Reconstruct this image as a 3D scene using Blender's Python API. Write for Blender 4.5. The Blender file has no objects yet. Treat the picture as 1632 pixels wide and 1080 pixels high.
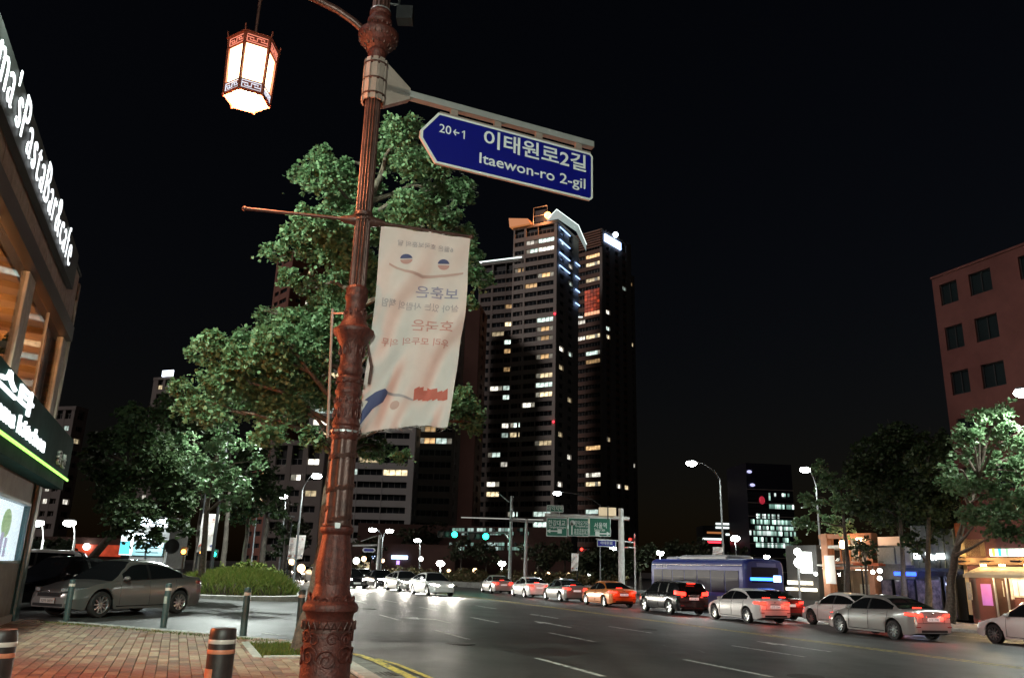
import bpy, math, random
import numpy as np
from mathutils import Vector, Matrix
R = math.radians
random.seed(7)
scene = bpy.context.scene
COL = scene.collection

# ------------------------------------------------------------------ camera
FPX, PITCH, ROLL, EYE = 1279.0, math.atan(365/1279), math.atan(0.028), 1.6
cam_d = bpy.data.cameras.new('camera'); cam = bpy.data.objects.new('camera', cam_d); COL.objects.link(cam)
cam_d.sensor_width = 36; cam_d.lens = FPX/1632*36; cam_d.clip_start = 0.1; cam_d.clip_end = 9000
cam.matrix_world = Matrix.Translation((0, 0, EYE)) @ Matrix.Rotation(math.pi/2+PITCH, 4, 'X') @ Matrix.Rotation(ROLL, 4, 'Z')
scene.camera = cam

# ------------------------------------------------------------------ night sky, moon, exposure
world = bpy.data.worlds.new('World'); scene.world = world; world.use_nodes = True
nt = world.node_tree; nt.nodes.clear()
sky = nt.nodes.new('ShaderNodeTexSky'); sky.sky_type = 'NISHITA'; sky.sun_disc = False
sky.sun_elevation = R(9.0); sky.sun_rotation = R(250); sky.air_density = 1.3; sky.dust_density = 1.0
bg = nt.nodes.new('ShaderNodeBackground'); bg.inputs['Strength'].default_value = 0.0014
wo = nt.nodes.new('ShaderNodeOutputWorld')
mixb = nt.nodes.new('ShaderNodeMix'); mixb.data_type = 'RGBA'; mixb.blend_type = 'MULTIPLY'; mixb.inputs[0].default_value = 1.0
mixb.inputs[7].default_value = (0.95, 0.80, 1.0, 1)
nt.links.new(sky.outputs[0], mixb.inputs[6]); nt.links.new(mixb.outputs[2], bg.inputs[0]); nt.links.new(bg.outputs[0], wo.inputs[0])
sun_d = bpy.data.lights.new('moonlight', 'SUN'); sun_d.energy = 0.85; sun_d.angle = R(12); sun_d.color = (1.0, 0.88, 0.84)
sun = bpy.data.objects.new('moonlight', sun_d); COL.objects.link(sun)
_az, _el = R(250), R(32)
sun.rotation_euler = Vector((-math.sin(_az)*math.cos(_el), -math.cos(_az)*math.cos(_el), -math.sin(_el))).to_track_quat('-Z', 'Y').to_euler()
scene.view_settings.view_transform = 'Standard'; scene.view_settings.look = 'None'
scene.view_settings.exposure = 0.0; scene.view_settings.gamma = 1.0; scene.view_settings.use_curve_mapping = False
scene.render.engine = 'CYCLES'
cy = scene.cycles
cy.use_denoising = True; cy.max_bounces = 5; cy.diffuse_bounces = 2; cy.glossy_bounces = 3; cy.transmission_bounces = 4
cy.transparent_max_bounces = 8; cy.sample_clamp_indirect = 2.0; cy.caustics_reflective = False; cy.caustics_refractive = False
cy.use_light_tree = True

# ------------------------------------------------------------------ road frame: s runs along the road, t to its right
A = R(21.5)
def xy(s, t): return (-math.sin(A)*s+math.cos(A)*t, math.cos(A)*s+math.sin(A)*t)
def gz(t):
    if t >= 33: return -0.592
    if t >= 3.4: return -0.02*(t-3.4)
    return min(0.07, 0.03*(3.4-t))
def W3(s, t, z=0.0): x, y = xy(s, t); return Vector((x, y, z))
def ray(u, v):
    x = u-816; y = 540-v
    X = x*math.cos(ROLL)-y*math.sin(ROLL); Y = x*math.sin(ROLL)+y*math.cos(ROLL)
    return X, math.cos(PITCH)*FPX-math.sin(PITCH)*Y, math.sin(PITCH)*FPX+math.cos(PITCH)*Y
def at(u, v, D):
    """the place at distance D ahead that is seen in direction (u, v) from the pavement"""
    X, Y, Z = ray(u, v); k = D/Y
    return Vector((X*k, D, EYE+Z*k))
def on_t(u, v, t):
    X, Y, Z = ray(u, v); k = t/(math.cos(A)*X+math.sin(A)*Y)
    return Vector((X*k, Y*k, EYE+Z*k))
YAW_ROAD = math.pi/2 + A          # world angle of the direction away along the road

# ------------------------------------------------------------------ materials
MATS = {}
def nd(m, t): return m.node_tree.nodes.new(t)
def pbr(name, col, rough=0.5, metal=0.0, var=0.0, scale=8.0, bump=0.0, bscale=40.0, coat=0.0, spec=0.5, col2=None, trans=0.0, island=False, detail=4):
    if name in MATS: return MATS[name]
    m = bpy.data.materials.new(name); m.use_nodes = True; MATS[name] = m
    t = m.node_tree; b = t.nodes['Principled BSDF']
    b.inputs['Base Color'].default_value = (*col, 1); b.inputs['Roughness'].default_value = rough
    b.inputs['Metallic'].default_value = metal; b.inputs['Coat Weight'].default_value = coat
    b.inputs['Coat Roughness'].default_value = 0.08; b.inputs['Specular IOR Level'].default_value = spec
    if var > 0 or col2:
        ramp = nd(m, 'ShaderNodeMix'); ramp.data_type = 'RGBA'
        c2 = col2 or tuple(max(0, c*(1-var)) for c in col); c1 = col if col2 else tuple(min(1, c*(1+var)) for c in col)
        ramp.inputs[6].default_value = (*c1, 1); ramp.inputs[7].default_value = (*c2, 1)
        if island:
            g = nd(m, 'ShaderNodeNewGeometry'); t.links.new(g.outputs['Random Per Island'], ramp.inputs[0])
        else:
            tc = nd(m, 'ShaderNodeTexCoord'); n = nd(m, 'ShaderNodeTexNoise'); n.inputs['Scale'].default_value = scale
            n.inputs['Detail'].default_value = detail; n.inputs['Roughness'].default_value = 0.65
            mr = nd(m, 'ShaderNodeMapRange'); mr.inputs[1].default_value = 0.32; mr.inputs[2].default_value = 0.68
            t.links.new(tc.outputs['Object'], n.inputs['Vector']); t.links.new(n.outputs[0], mr.inputs[0]); t.links.new(mr.outputs[0], ramp.inputs[0])
            mr2 = nd(m, 'ShaderNodeMapRange'); mr2.inputs[3].default_value = rough*0.85; mr2.inputs[4].default_value = min(1, rough*1.2)
            t.links.new(n.outputs[0], mr2.inputs[0]); t.links.new(mr2.outputs[0], b.inputs['Roughness'])
        t.links.new(ramp.outputs[2], b.inputs['Base Color'])
    if bump > 0:
        tc = nd(m, 'ShaderNodeTexCoord'); n = nd(m, 'ShaderNodeTexNoise'); n.inputs['Scale'].default_value = bscale; n.inputs['Detail'].default_value = 5
        bp = nd(m, 'ShaderNodeBump'); bp.inputs['Strength'].default_value = bump; bp.inputs['Distance'].default_value = 0.02
        t.links.new(tc.outputs['Object'], n.inputs['Vector']); t.links.new(n.outputs[0], bp.inputs['Height']); t.links.new(bp.outputs[0], b.inputs['Normal'])
    if trans > 0:
        tr = nd(m, 'ShaderNodeBsdfTranslucent'); mx = nd(m, 'ShaderNodeMixShader'); mx.inputs[0].default_value = trans
        src = b.inputs['Base Color'].links
        if src: t.links.new(src[0].from_socket, tr.inputs[0])
        else: tr.inputs[0].default_value = (*col, 1)
        o = t.nodes['Material Output']; t.links.new(b.outputs[0], mx.inputs[1]); t.links.new(tr.outputs[0], mx.inputs[2]); t.links.new(mx.outputs[0], o.inputs[0])
    return m
def emit(name, col, st, sample=False, vary=False):
    if name in MATS: return MATS[name]
    m = bpy.data.materials.new(name); m.use_nodes = True; MATS[name] = m
    b = m.node_tree.nodes['Principled BSDF']
    b.inputs['Base Color'].default_value = (*[c*0.5 for c in col], 1); b.inputs['Emission Color'].default_value = (*col, 1)
    b.inputs['Emission Strength'].default_value = st; b.inputs['Roughness'].default_value = 0.4
    if vary:
        oi = nd(m, 'ShaderNodeObjectInfo'); mr = nd(m, 'ShaderNodeMapRange'); mr.inputs[3].default_value = st*0.25; mr.inputs[4].default_value = st*1.5
        tc = nd(m, 'ShaderNodeTexCoord'); n = nd(m, 'ShaderNodeTexNoise'); n.inputs['Scale'].default_value = 0.9; n.inputs['Detail'].default_value = 3
        mu = nd(m, 'ShaderNodeMath'); mu.operation = 'MULTIPLY'
        mr3 = nd(m, 'ShaderNodeMapRange'); mr3.inputs[1].default_value = 0.35; mr3.inputs[2].default_value = 0.65; mr3.inputs[3].default_value = 0.35; mr3.inputs[4].default_value = 1.35
        L = m.node_tree.links
        L.new(oi.outputs['Random'], mr.inputs[0]); L.new(tc.outputs['Object'], n.inputs['Vector']); L.new(n.outputs[0], mr3.inputs[0])
        L.new(mr.outputs[0], mu.inputs[0]); L.new(mr3.outputs[0], mu.inputs[1]); L.new(mu.outputs[0], b.inputs['Emission Strength'])
    m.cycles.emission_sampling = 'AUTO' if sample else 'NONE'
    return m

def worn(m, under, scale=6.0, lo=.50, hi=.60):
    """let the surface below show through a layer of paint where it has worn away"""
    t = m.node_tree; b = t.nodes['Principled BSDF']; tc = nd(m,'ShaderNodeTexCoord'); n = nd(m,'ShaderNodeTexNoise'); n.inputs['Scale'].default_value = scale; n.inputs['Detail'].default_value = 8; n.inputs['Roughness'].default_value = .75
    mr = nd(m,'ShaderNodeMapRange'); mr.inputs[1].default_value = lo; mr.inputs[2].default_value = hi; mx = nd(m,'ShaderNodeMix'); mx.data_type = 'RGBA'
    src = b.inputs['Base Color'].links[0].from_socket; t.links.new(src, mx.inputs[6]); mx.inputs[7].default_value = (*under,1)
    t.links.new(tc.outputs['Object'], n.inputs['Vector']); t.links.new(n.outputs[0], mr.inputs[0]); t.links.new(mr.outputs[0], mx.inputs[0]); t.links.new(mx.outputs[2], b.inputs['Base Color'])
def streaked(m, rz):
    """long tyre tracks, oil drips and blotches along the road direction"""
    t = m.node_tree; b = t.nodes['Principled BSDF']; src = b.inputs['Base Color'].links[0].from_socket
    tc = nd(m,'ShaderNodeTexCoord'); mp = nd(m,'ShaderNodeMapping'); mp.inputs['Rotation'].default_value = (0,0,rz); mp.inputs['Scale'].default_value = (1.0,.035,1); n = nd(m,'ShaderNodeTexNoise'); n.inputs['Scale'].default_value = 1.1; n.inputs['Detail'].default_value = 6
    n2 = nd(m,'ShaderNodeTexNoise'); n2.inputs['Scale'].default_value = .22; n2.inputs['Detail'].default_value = 7; n2.inputs['Roughness'].default_value = .7
    v = nd(m,'ShaderNodeTexVoronoi'); v.feature = 'DISTANCE_TO_EDGE'; v.inputs['Scale'].default_value = .16
    vd = nd(m,'ShaderNodeTexNoise'); vd.inputs['Scale'].default_value = 1.3; vm = nd(m,'ShaderNodeVectorMath'); vm.operation = 'MULTIPLY_ADD'; vm.inputs[1].default_value = (1.2,1.2,1.2)
    L = t.links; L.new(tc.outputs['Object'], mp.inputs[0]); L.new(mp.outputs[0], n.inputs['Vector']); L.new(tc.outputs['Object'], n2.inputs['Vector']); L.new(tc.outputs['Object'], vd.inputs['Vector']); L.new(vd.outputs[1], vm.inputs[0]); L.new(tc.outputs['Object'], vm.inputs[2]); L.new(vm.outputs[0], v.inputs['Vector'])
    def mr(s, a, b_, c, d): q = nd(m,'ShaderNodeMapRange'); q.inputs[1].default_value = a; q.inputs[2].default_value = b_; q.inputs[3].default_value = c; q.inputs[4].default_value = d; L.new(s, q.inputs[0]); return q.outputs[0]
    a = mr(n.outputs[0], .35, .65, .62, 1.25); c = mr(n2.outputs[0], .35, .65, .7, 1.2); d = mr(v.outputs[0], 0, .008, .45, 1.0)
    m1 = nd(m,'ShaderNodeMath'); m1.operation = 'MULTIPLY'; m2 = nd(m,'ShaderNodeMath'); m2.operation = 'MULTIPLY'; L.new(a, m1.inputs[0]); L.new(c, m1.inputs[1]); L.new(m1.outputs[0], m2.inputs[0]); L.new(d, m2.inputs[1])
    vm2 = nd(m,'ShaderNodeVectorMath'); vm2.operation = 'SCALE'; L.new(src, vm2.inputs[0]); L.new(m2.outputs[0], vm2.inputs['Scale']); L.new(vm2.outputs[0], b.inputs['Base Color'])
# ------------------------------------------------------------------ mesh helpers
class MB:
    def __init__(s): s.v = []; s.f = []; s.m = []; s.sm = []
    def add(s, vs, fs, mi=0, smooth=False, M=None):
        o = len(s.v)
        s.v += [tuple(M @ Vector(p)) if M else tuple(p) for p in vs]
        for f in fs: s.f.append(tuple(i+o for i in f)); s.m.append(mi); s.sm.append(smooth)
        return s
    def box(s, a, b, mi=0, M=None):
        x0, y0, z0 = a; x1, y1, z1 = b
        return s.add([(x0,y0,z0),(x1,y0,z0),(x1,y1,z0),(x0,y1,z0),(x0,y0,z1),(x1,y0,z1),(x1,y1,z1),(x0,y1,z1)],
                     [(0,3,2,1),(4,5,6,7),(0,1,5,4),(1,2,6,5),(2,3,7,6),(3,0,4,7)], mi, False, M)
    def bevbox(s, a, b, c, mi=0, M=None):
        """box with its upright edges and top rim chamfered by c"""
        x0,y0,z0 = a; x1,y1,z1 = b
        def ring(i, z): return [(x0+i+c,y0+i,z),(x1-i-c,y0+i,z),(x1-i,y0+i+c,z),(x1-i,y1-i-c,z),(x1-i-c,y1-i,z),(x0+i+c,y1-i,z),(x0+i,y1-i-c,z),(x0+i,y0+i+c,z)]
        vs = ring(0,z0)+ring(0,z1-c)+ring(c,z1); fs = [tuple(reversed(range(8))), tuple(range(16,24))]
        for k in (0,8):
            for i in range(8): j = (i+1)%8; fs.append((k+i,k+j,k+8+j,k+8+i))
        return s.add(vs, fs, mi, False, M)
    def lathe(s, prof, n=24, mi=0, M=None, flutes=0, amp=0.0, smooth=True, capb=True, capt=True):
        vs = []; fs = []
        for r, z in prof:
            for i in range(n):
                a = 2*math.pi*i/n; rr = r*(1+amp*math.cos(flutes*a)) if flutes else r
                vs.append((rr*math.cos(a), rr*math.sin(a), z))
        for k in range(len(prof)-1):
            for i in range(n): j = (i+1)%n; fs.append((k*n+i,k*n+j,(k+1)*n+j,(k+1)*n+i))
        if capb: fs.append(tuple(reversed(range(n))))
        if capt: fs.append(tuple(range((len(prof)-1)*n, len(prof)*n)))
        return s.add(vs, fs, mi, smooth, M)
    def tube(s, path, r, n=8, mi=0, smooth=True, caps=True):
        P = [Vector(p) for p in path]; rs = r if isinstance(r, (list, tuple)) else [r]*len(P)
        vs = []; fs = []; up = None
        for k, p in enumerate(P):
            d = (P[min(k+1,len(P)-1)]-P[max(k-1,0)]).normalized()
            if up is None: up = Vector((0,0,1)) if abs(d.z) < .9 else Vector((1,0,0))
            side = d.cross(up)
            if side.length < 1e-4: side = d.cross(Vector((0,1,0)))
            side.normalize(); up = side.cross(d).normalized()
            for i in range(n):
                a = 2*math.pi*i/n; vs.append(tuple(p+side*(math.cos(a)*rs[k])+up*(math.sin(a)*rs[k])))
        for k in range(len(P)-1):
            for i in range(n): j = (i+1)%n; fs.append((k*n+i,(k+1)*n+i,(k+1)*n+j,k*n+j))
        if caps: fs.append(tuple(range(n))); fs.append(tuple(reversed(range((len(P)-1)*n, len(P)*n))))
        return s.add(vs, fs, mi, smooth)
    def ball(s, c, r, n=12, mi=0, sc=(1,1,1), M=None):
        m = n//2; vs = []; fs = []
        for k in range(m+1):
            ph = math.pi*k/m
            for i in range(n):
                a = 2*math.pi*i/n
                vs.append((c[0]+r*sc[0]*math.sin(ph)*math.cos(a), c[1]+r*sc[1]*math.sin(ph)*math.sin(a), c[2]+r*sc[2]*math.cos(ph)))
        for k in range(m):
            for i in range(n): j = (i+1)%n; fs.append((k*n+i,(k+1)*n+i,(k+1)*n+j,k*n+j))
        return s.add(vs, fs, mi, True, M)
    def prism(s, poly, y0, y1, mi=0, M=None):
        """poly of (x, z) given counter-clockwise, extruded in y"""
        n = len(poly); vs = [(x,y0,z) for x,z in poly]+[(x,y1,z) for x,z in poly]
        fs = [tuple(range(n)), tuple(reversed(range(n,2*n)))]+[(i,i+n,(i+1)%n+n,(i+1)%n) for i in range(n)]
        return s.add(vs, fs, mi, False, M)
    def mesh(s, name, mats):
        me = bpy.data.meshes.new(name); me.from_pydata(s.v, [], s.f)
        for m in (mats if isinstance(mats, (list, tuple)) else [mats]): me.materials.append(m)
        me.polygons.foreach_set('material_index', s.m); me.polygons.foreach_set('use_smooth', s.sm); me.update()
        if any(s.sm): me.set_sharp_from_angle(angle=R(42))
        return me
    def build(s, name, mats, parent=None, M=None):
        return link(name, s.mesh(name, mats), parent, M)
def link(name, data, parent=None, M=None):
    o = bpy.data.objects.new(name, data); COL.objects.link(o)
    if parent: o.parent = parent
    if M is not None: o.matrix_local = M
    return o
def tag(o, label=None, cat=None, group=None, kind=None):
    if label: o['label'] = label
    if cat: o['category'] = cat
    if group: o['group'] = group
    if kind: o['kind'] = kind
    return o
def thing(name, label, cat, loc=(0,0,0), rz=0.0, group=None):
    o = bpy.data.objects.new(name, None); COL.objects.link(o)
    o.location = loc; o.rotation_euler = (0,0,rz); o.empty_display_size = .3
    return tag(o, label, cat, group)
def lamp(name, parent, loc, col, power, kind='POINT', r=0.15, **kw):
    d = bpy.data.lights.new(name, kind); d.energy = power; d.color = col; d.shadow_soft_size = r
    for k, v in kw.items(): setattr(d, k, v)
    o = bpy.data.objects.new(name, d); COL.objects.link(o)
    if parent: o.parent = parent
    o.location = loc
    return o
_tc = {}
def text_mesh(body, size=1.0, depth=0.0, bold=0.0, align='CENTER', shear=0.0, space=1.0):
    key = (body, size, depth, bold, align, shear, space)
    if key in _tc: return _tc[key]
    c = bpy.data.curves.new('lettering', 'FONT'); c.body = body; c.size = size; c.extrude = depth; c.offset = bold
    c.align_x = align; c.align_y = 'CENTER'; c.shear = shear; c.space_character = space; c.resolution_u = 3
    o = bpy.data.objects.new('lettering', c); COL.objects.link(o)
    me = bpy.data.meshes.new_from_object(o.evaluated_get(bpy.context.evaluated_depsgraph_get()))
    bpy.data.objects.remove(o); bpy.data.curves.remove(c); _tc[key] = me
    return me
def text(name, body, size, mat, parent, M, fit=None, **kw):
    me = text_mesh(body, size, **kw).copy(); me.materials.clear(); me.materials.append(mat)
    if fit and len(me.vertices):
        xs = [v.co.x for v in me.vertices]; ys = [v.co.y for v in me.vertices]
        sx = fit[0]/max(1e-6, max(xs)-min(xs)); sy = fit[1]/max(1e-6, max(ys)-min(ys)) if fit[1] else sx
        cx, cy_ = (max(xs)+min(xs))/2, (max(ys)+min(ys))/2
        for v in me.vertices: v.co.x = (v.co.x-cx)*sx; v.co.y = (v.co.y-cy_)*sy
    return link(name, me, parent, M)
def face_M(loc, rz=0.0):
    """text/plate frame: x to the right, text upright, facing -y of the frame rotated by rz"""
    return Matrix.Translation(loc) @ Matrix.Rotation(rz, 4, 'Z') @ Matrix.Rotation(math.pi/2, 4, 'X')
def lerp_tab(tab, x):
    if x <= tab[0][0]: return tab[0][1]
    for (a, va), (b, vb) in zip(tab, tab[1:]):
        if x <= b:
            k = (x-a)/(b-a); return va+(vb-va)*k
    return tab[-1][1]
def smooth_tab(tab, x):
    if x <= tab[0][0]: return tab[0][1]
    for (a, va), (b, vb) in zip(tab, tab[1:]):
        if x <= b:
            k = (x-a)/(b-a); k = k*k*(3-2*k)*.5+k*.5; return va+(vb-va)*k
    return tab[-1][1]

M_ = dict(
 asphalt = pbr('asphalt', (0.062,0.060,0.058), 0.52, col2=(0.034,0.034,0.033), scale=0.5, bump=0.25, bscale=60, spec=0.5, detail=12),
 ground = pbr('ground_soil', (0.05,0.045,0.04), 0.9, var=.3, scale=.05),
 concrete = pbr('concrete', (0.34,0.33,0.31), 0.8, var=.25, scale=3, bump=.15, bscale=60),
 kerbstone = pbr('kerbstone', (0.40,0.39,0.36), 0.75, var=.25, scale=6, bump=.2, bscale=90),
 gutter = pbr('gutter_concrete', (0.16,0.16,0.15), 0.8, var=.35, scale=4, bump=.2, bscale=60),
 yellow = pbr('yellow_paint', (0.62,0.48,0.08), 0.6, var=.3, scale=9),
 white = pbr('road_white_paint', (0.62,0.61,0.58), 0.6, var=.3, scale=9),
 dark = pbr('dark_trim', (0.012,0.012,0.013), 0.5),
 black = pbr('black_metal', (0.02,0.02,0.022), 0.45, metal=.4, var=.3, scale=10),
 rubber = pbr('rubber', (0.018,0.017,0.017), 0.75, var=.2),
 galv = pbr('galvanised_steel', (0.42,0.43,0.44), 0.42, metal=.6, var=.15, scale=5),
 palepole = pbr('pale_painted_pole', (0.55,0.55,0.54), 0.45, var=.15, scale=4),
 alloy = pbr('alloy', (0.55,0.55,0.56), 0.28, metal=.9),
 glass = pbr('car_glass', (0.008,0.009,0.010), 0.06, spec=0.7),
 chrome = pbr('chrome', (0.75,0.75,0.76), 0.12, metal=1.0),
 plate = pbr('plate_white', (0.75,0.75,0.73), 0.45),
 ink = pbr('ink_black', (0.02,0.02,0.025), 0.6),
 bark = pbr('bark', (0.13,0.10,0.075), 0.9, col2=(0.04,0.032,0.025), scale=11, bump=.9, bscale=26),
 bark2 = pbr('far_bark', (0.07,0.058,0.048), 0.9, var=.4, scale=5, bump=.5, bscale=20),
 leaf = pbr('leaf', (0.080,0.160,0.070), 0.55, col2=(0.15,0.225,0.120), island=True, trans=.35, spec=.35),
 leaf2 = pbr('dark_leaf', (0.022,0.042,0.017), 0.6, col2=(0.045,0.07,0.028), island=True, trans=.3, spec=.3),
 shrub = pbr('shrub_leaf', (0.06,0.12,0.02), 0.6, col2=(0.16,0.17,0.04), island=True, trans=.3, spec=.3),
)

worn(M_['white'], (.055,.053,.05)); worn(M_['yellow'], (.055,.053,.05)); streaked(M_['asphalt'], -A)
# ================================================================== GROUND
def struct(o): o['kind'] = 'structure'; return o
g = MB(); g.add([(-4000,-4000,-1.3),(4000,-4000,-1.3),(4000,4000,-1.3),(-4000,4000,-1.3)], [(0,1,2,3)])
struct(g.build('ground', M_['ground']))
g = MB(); S = [-40+8*i for i in range(0, 56)]; T = [-160, -30, 1.067, 3.4, 10, 18.4, 26, 33.0, 160]
vs = [tuple(W3(s, t, gz(t))) for s in S for t in T]; n = len(T)
g.add(vs, [(i*n+j, i*n+j+1, (i+1)*n+j+1, (i+1)*n+j) for i in range(len(S)-1) for j in range(n-1)])
road = struct(g.build('road', M_['asphalt']))
def strip(name, pts, w, mat, z=0.004, parent=None):
    """a painted line along (s, t) points"""
    m = MB(); vs = []
    for i, (s, t) in enumerate(pts):
        a = pts[max(0, i-1)]; b = pts[min(len(pts)-1, i+1)]
        d = Vector((b[0]-a[0], b[1]-a[1])).normalized(); nx, ny = -d.y, d.x
        for q in (-w/2, w/2): vs.append(tuple(W3(s+nx*q, t+ny*q, gz(t+ny*q)+z)))
    m.add(vs, [(2*i, 2*i+2, 2*i+3, 2*i+1) for i in range(len(pts)-1)])
    return m.build(name, mat, parent)
for t0, off, smax in ((10.1, 12.55, 70), (13.95, 16.1, 64), (6.75, 26.2, 60)):
    s = off-6.8*2 if t0 < 13 else off-6.8*2
    while s < smax:
        if s > 2: strip('lane_dash', [(s, t0), (s+2.75, t0)], 0.13, M_['white'], parent=road)
        s += 6.8
for t0 in (18.28, 18.62):
    strip('centre_line', [(s, t0) for s in range(0, 120, 6)], 0.11, M_['yellow'], parent=road)
strip('edge_line', [(s, 29.5) for s in range(0, 100, 6)], 0.12, M_['white'], parent=road)
strip('edge_line', [(2, 3.46), (8, 3.46), (12.4, 3.46), (14.6, 3.42), (15.6, 3.3), (16.5, 2.95), (17.4, 2.35), (18.3, 1.7)], 0.17, M_['yellow'], parent=road)
strip('edge_line', [(2, 3.74), (8, 3.74), (12.4, 3.74), (14.2, 3.66), (15.0, 3.5)], 0.10, M_['yellow'], parent=road)
strip('parking_line', [(18.2, 2.2), (20.3, 0.3), (23.4, -2.5)], 0.10, M_['white'], z=0.006, parent=road)
strip('parking_line', [(19.3, 2.4), (20.0, 2.0)], 0.10, M_['white'], z=0.008, parent=road)
def arrow(s, t, turn):
    m = MB(); P = [(0,-.07),(0,.07),(1.9,.07),(1.9,.28),(3.0,0),(1.9,-.28),(1.9,-.07)]
    if turn: P = [(0,-.07),(0,.07),(1.5,.07),(1.7,.55),(1.35,.62),(2.2,1.1),(2.6,.35),(2.1,.45),(1.8,-.07)]
    m.add([tuple(W3(s+a, t-b, gz(t-b)+.004)) for a, b in P], [tuple(range(len(P)))])
    return m.build('turn_arrow' if turn else 'lane_arrow', M_['white'], road)
arrow(25.4, 8.2, True); arrow(24.6, 12.0, False); arrow(38, 8.2, False); arrow(38, 12, False); arrow(17.5, 16.0, False)
# road patch, slightly darker repair
m = MB(); P = [(18.6,4.2),(21.0,4.6),(21.6,6.3),(20.2,7.7),(18.9,7.0)]
m.add([tuple(W3(a,b,gz(b)+.003)) for a,b in P],[tuple(range(5))]); m.build('asphalt_patch', pbr('asphalt_new',(0.040,0.038,0.035),.55,var=.3,scale=3), road)
m = MB()
m.lathe([(0.33,0),(0.33,.012)], 24); m.build('manhole_cover', pbr('cast_iron',(0.05,0.045,0.04),.6,metal=.6,var=.3,scale=20,bump=.4), road, Matrix.Translation(W3(12.6,10.9,gz(10.9)-.003)))

for s, t, L_ in ((14.0,7.0,3.2),(22.5,12.4,4.2),(31,9.0,5.0),(16.5,11.8,2.2)):
    rg_ = random.Random(int(s*10)); P = [(s,t)]
    for i in range(7): P.append((P[-1][0]+L_/7, P[-1][1]+rg_.uniform(-.16,.16)))
    strip('tar_seam', P, .05, pbr('tar',(.012,.012,.012),.4), z=.0025, parent=road)
for s, t in ((18.2,6.1),(24.6,14.8),(33,7.2)):
    m = MB(); m.lathe([(0.30,0),(0.30,.010)], 24); m.lathe([(.36,-.002),(.36,.006),(.31,.008)],24,capb=False,capt=False); m.build('manhole_cover', MATS['cast_iron'], road, Matrix.Translation(W3(s,t,gz(t)-.003)))
m = MB()
for k in range(6): m.box((-.22,-.2+k*.07,0),(.22,-.165+k*.07,.008))
m.box((-.25,-.24,-.002),(.25,.23,.003)); m.build('drain_grate', MATS['cast_iron'], road, Matrix.Translation(W3(12.9,3.08,.006)) @ Matrix.Rotation(YAW_ROAD,4,'Z'))
# ------------------------------------------------------------------ near pavement
EDGE = [(-14,2.55),(16.0,2.55),(16.8,2.45),(17.35,2.1),(23.3,-3.0),(23.3,-3.4),(-14,-3.4)]
def inside(s, t, poly=EDGE, m=0.0):
    c = False; n = len(poly)
    for i in range(n):
        a, b = poly[i], poly[i-1]
        if (a[1] > t) != (b[1] > t) and s < (b[0]-a[0])*(t-a[1])/(b[1]-a[1])+a[0]: c = not c
    return c
m = MB(); nE = len(EDGE)
m.add([tuple(W3(s,t,-.3)) for s,t in EDGE]+[tuple(W3(s,t,.085)) for s,t in EDGE],
      [tuple(range(nE,2*nE)), tuple(reversed(range(nE)))]+[(i,(i+1)%nE,(i+1)%nE+nE,i+nE) for i in range(nE)])
pave = struct(m.build('pavement', pbr('joint_sand', (0.045,0.04,0.03), .95, var=.4, scale=15)))
bm_ = [pbr('brick_'+n_, c, .7, var=.18, scale=14, bump=.35, bscale=70) for n_, c in (('tan',(.26,.175,.115)),('rose',(.25,.135,.095)),('sand',(.34,.25,.17)),('umber',(.17,.105,.075)))]
def brick_mb(mi, M):
    m = MB(); m.bevbox((-.146,-.0715,-.04),(.146,.0715,0), .005, mi, M); return m
bmesh_proto = [brick_mb(0, Matrix()).mesh('brick', [mt]) for mt in bm_]
rows = []
c = 0; t = -3.3
while t < 2.5:
    s = 6.0+(0.15 if c % 2 else 0)
    while s < 23.3:
        if inside(s+.15, t) and inside(s-.15, t) and t+.08 < 2.55 and not (14.25 < s < 16.95 and 1.35 < t < 2.75): rows.append((s, t))
        s += .3
    t += .15; c += 1
random.shuffle(rows)
vis = [q for q in rows if proj_ok(q)] if 'proj_ok' in globals() else rows
def seen(q):
    p = W3(q[0], q[1], .12); X, Y, Z = p.x, p.y, p.z-EYE
    yc = -math.sin(PITCH)*Y+math.cos(PITCH)*Z; d = math.cos(PITCH)*Y+math.sin(PITCH)*Z
    x = X*FPX/d; y = yc*FPX/d; v = 540-(-x*math.sin(ROLL)+y*math.cos(ROLL)); u = 816+x*math.cos(ROLL)+y*math.sin(ROLL)
    return -20 < u < 580 and v < 1100, d
vs_ = sorted([q for q in rows if seen(q)[0]], key=lambda q: seen(q)[1]); singles = set(vs_[:295])
rest = MB(); rng = random.Random(3)
for q in rows:
    z = .12+rng.uniform(-.003,.003); ro = rng.uniform(-.015,.015); k = rng.choice((0,0,1,1,2,3))
    M = Matrix.Translation(W3(q[0], q[1], z)) @ Matrix.Rotation(YAW_ROAD+ro, 4, 'Z') @ Matrix.Rotation(rng.uniform(-.012,.012), 4, 'X')
    if q in singles: link('brick', bmesh_proto[k], pave, M)
    else: rest.bevbox((-.146,-.0715,-.04),(.146,.0715,0), .005, k, M)
tag(rest.build('brick_field', bm_, pave), kind='stuff')
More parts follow.
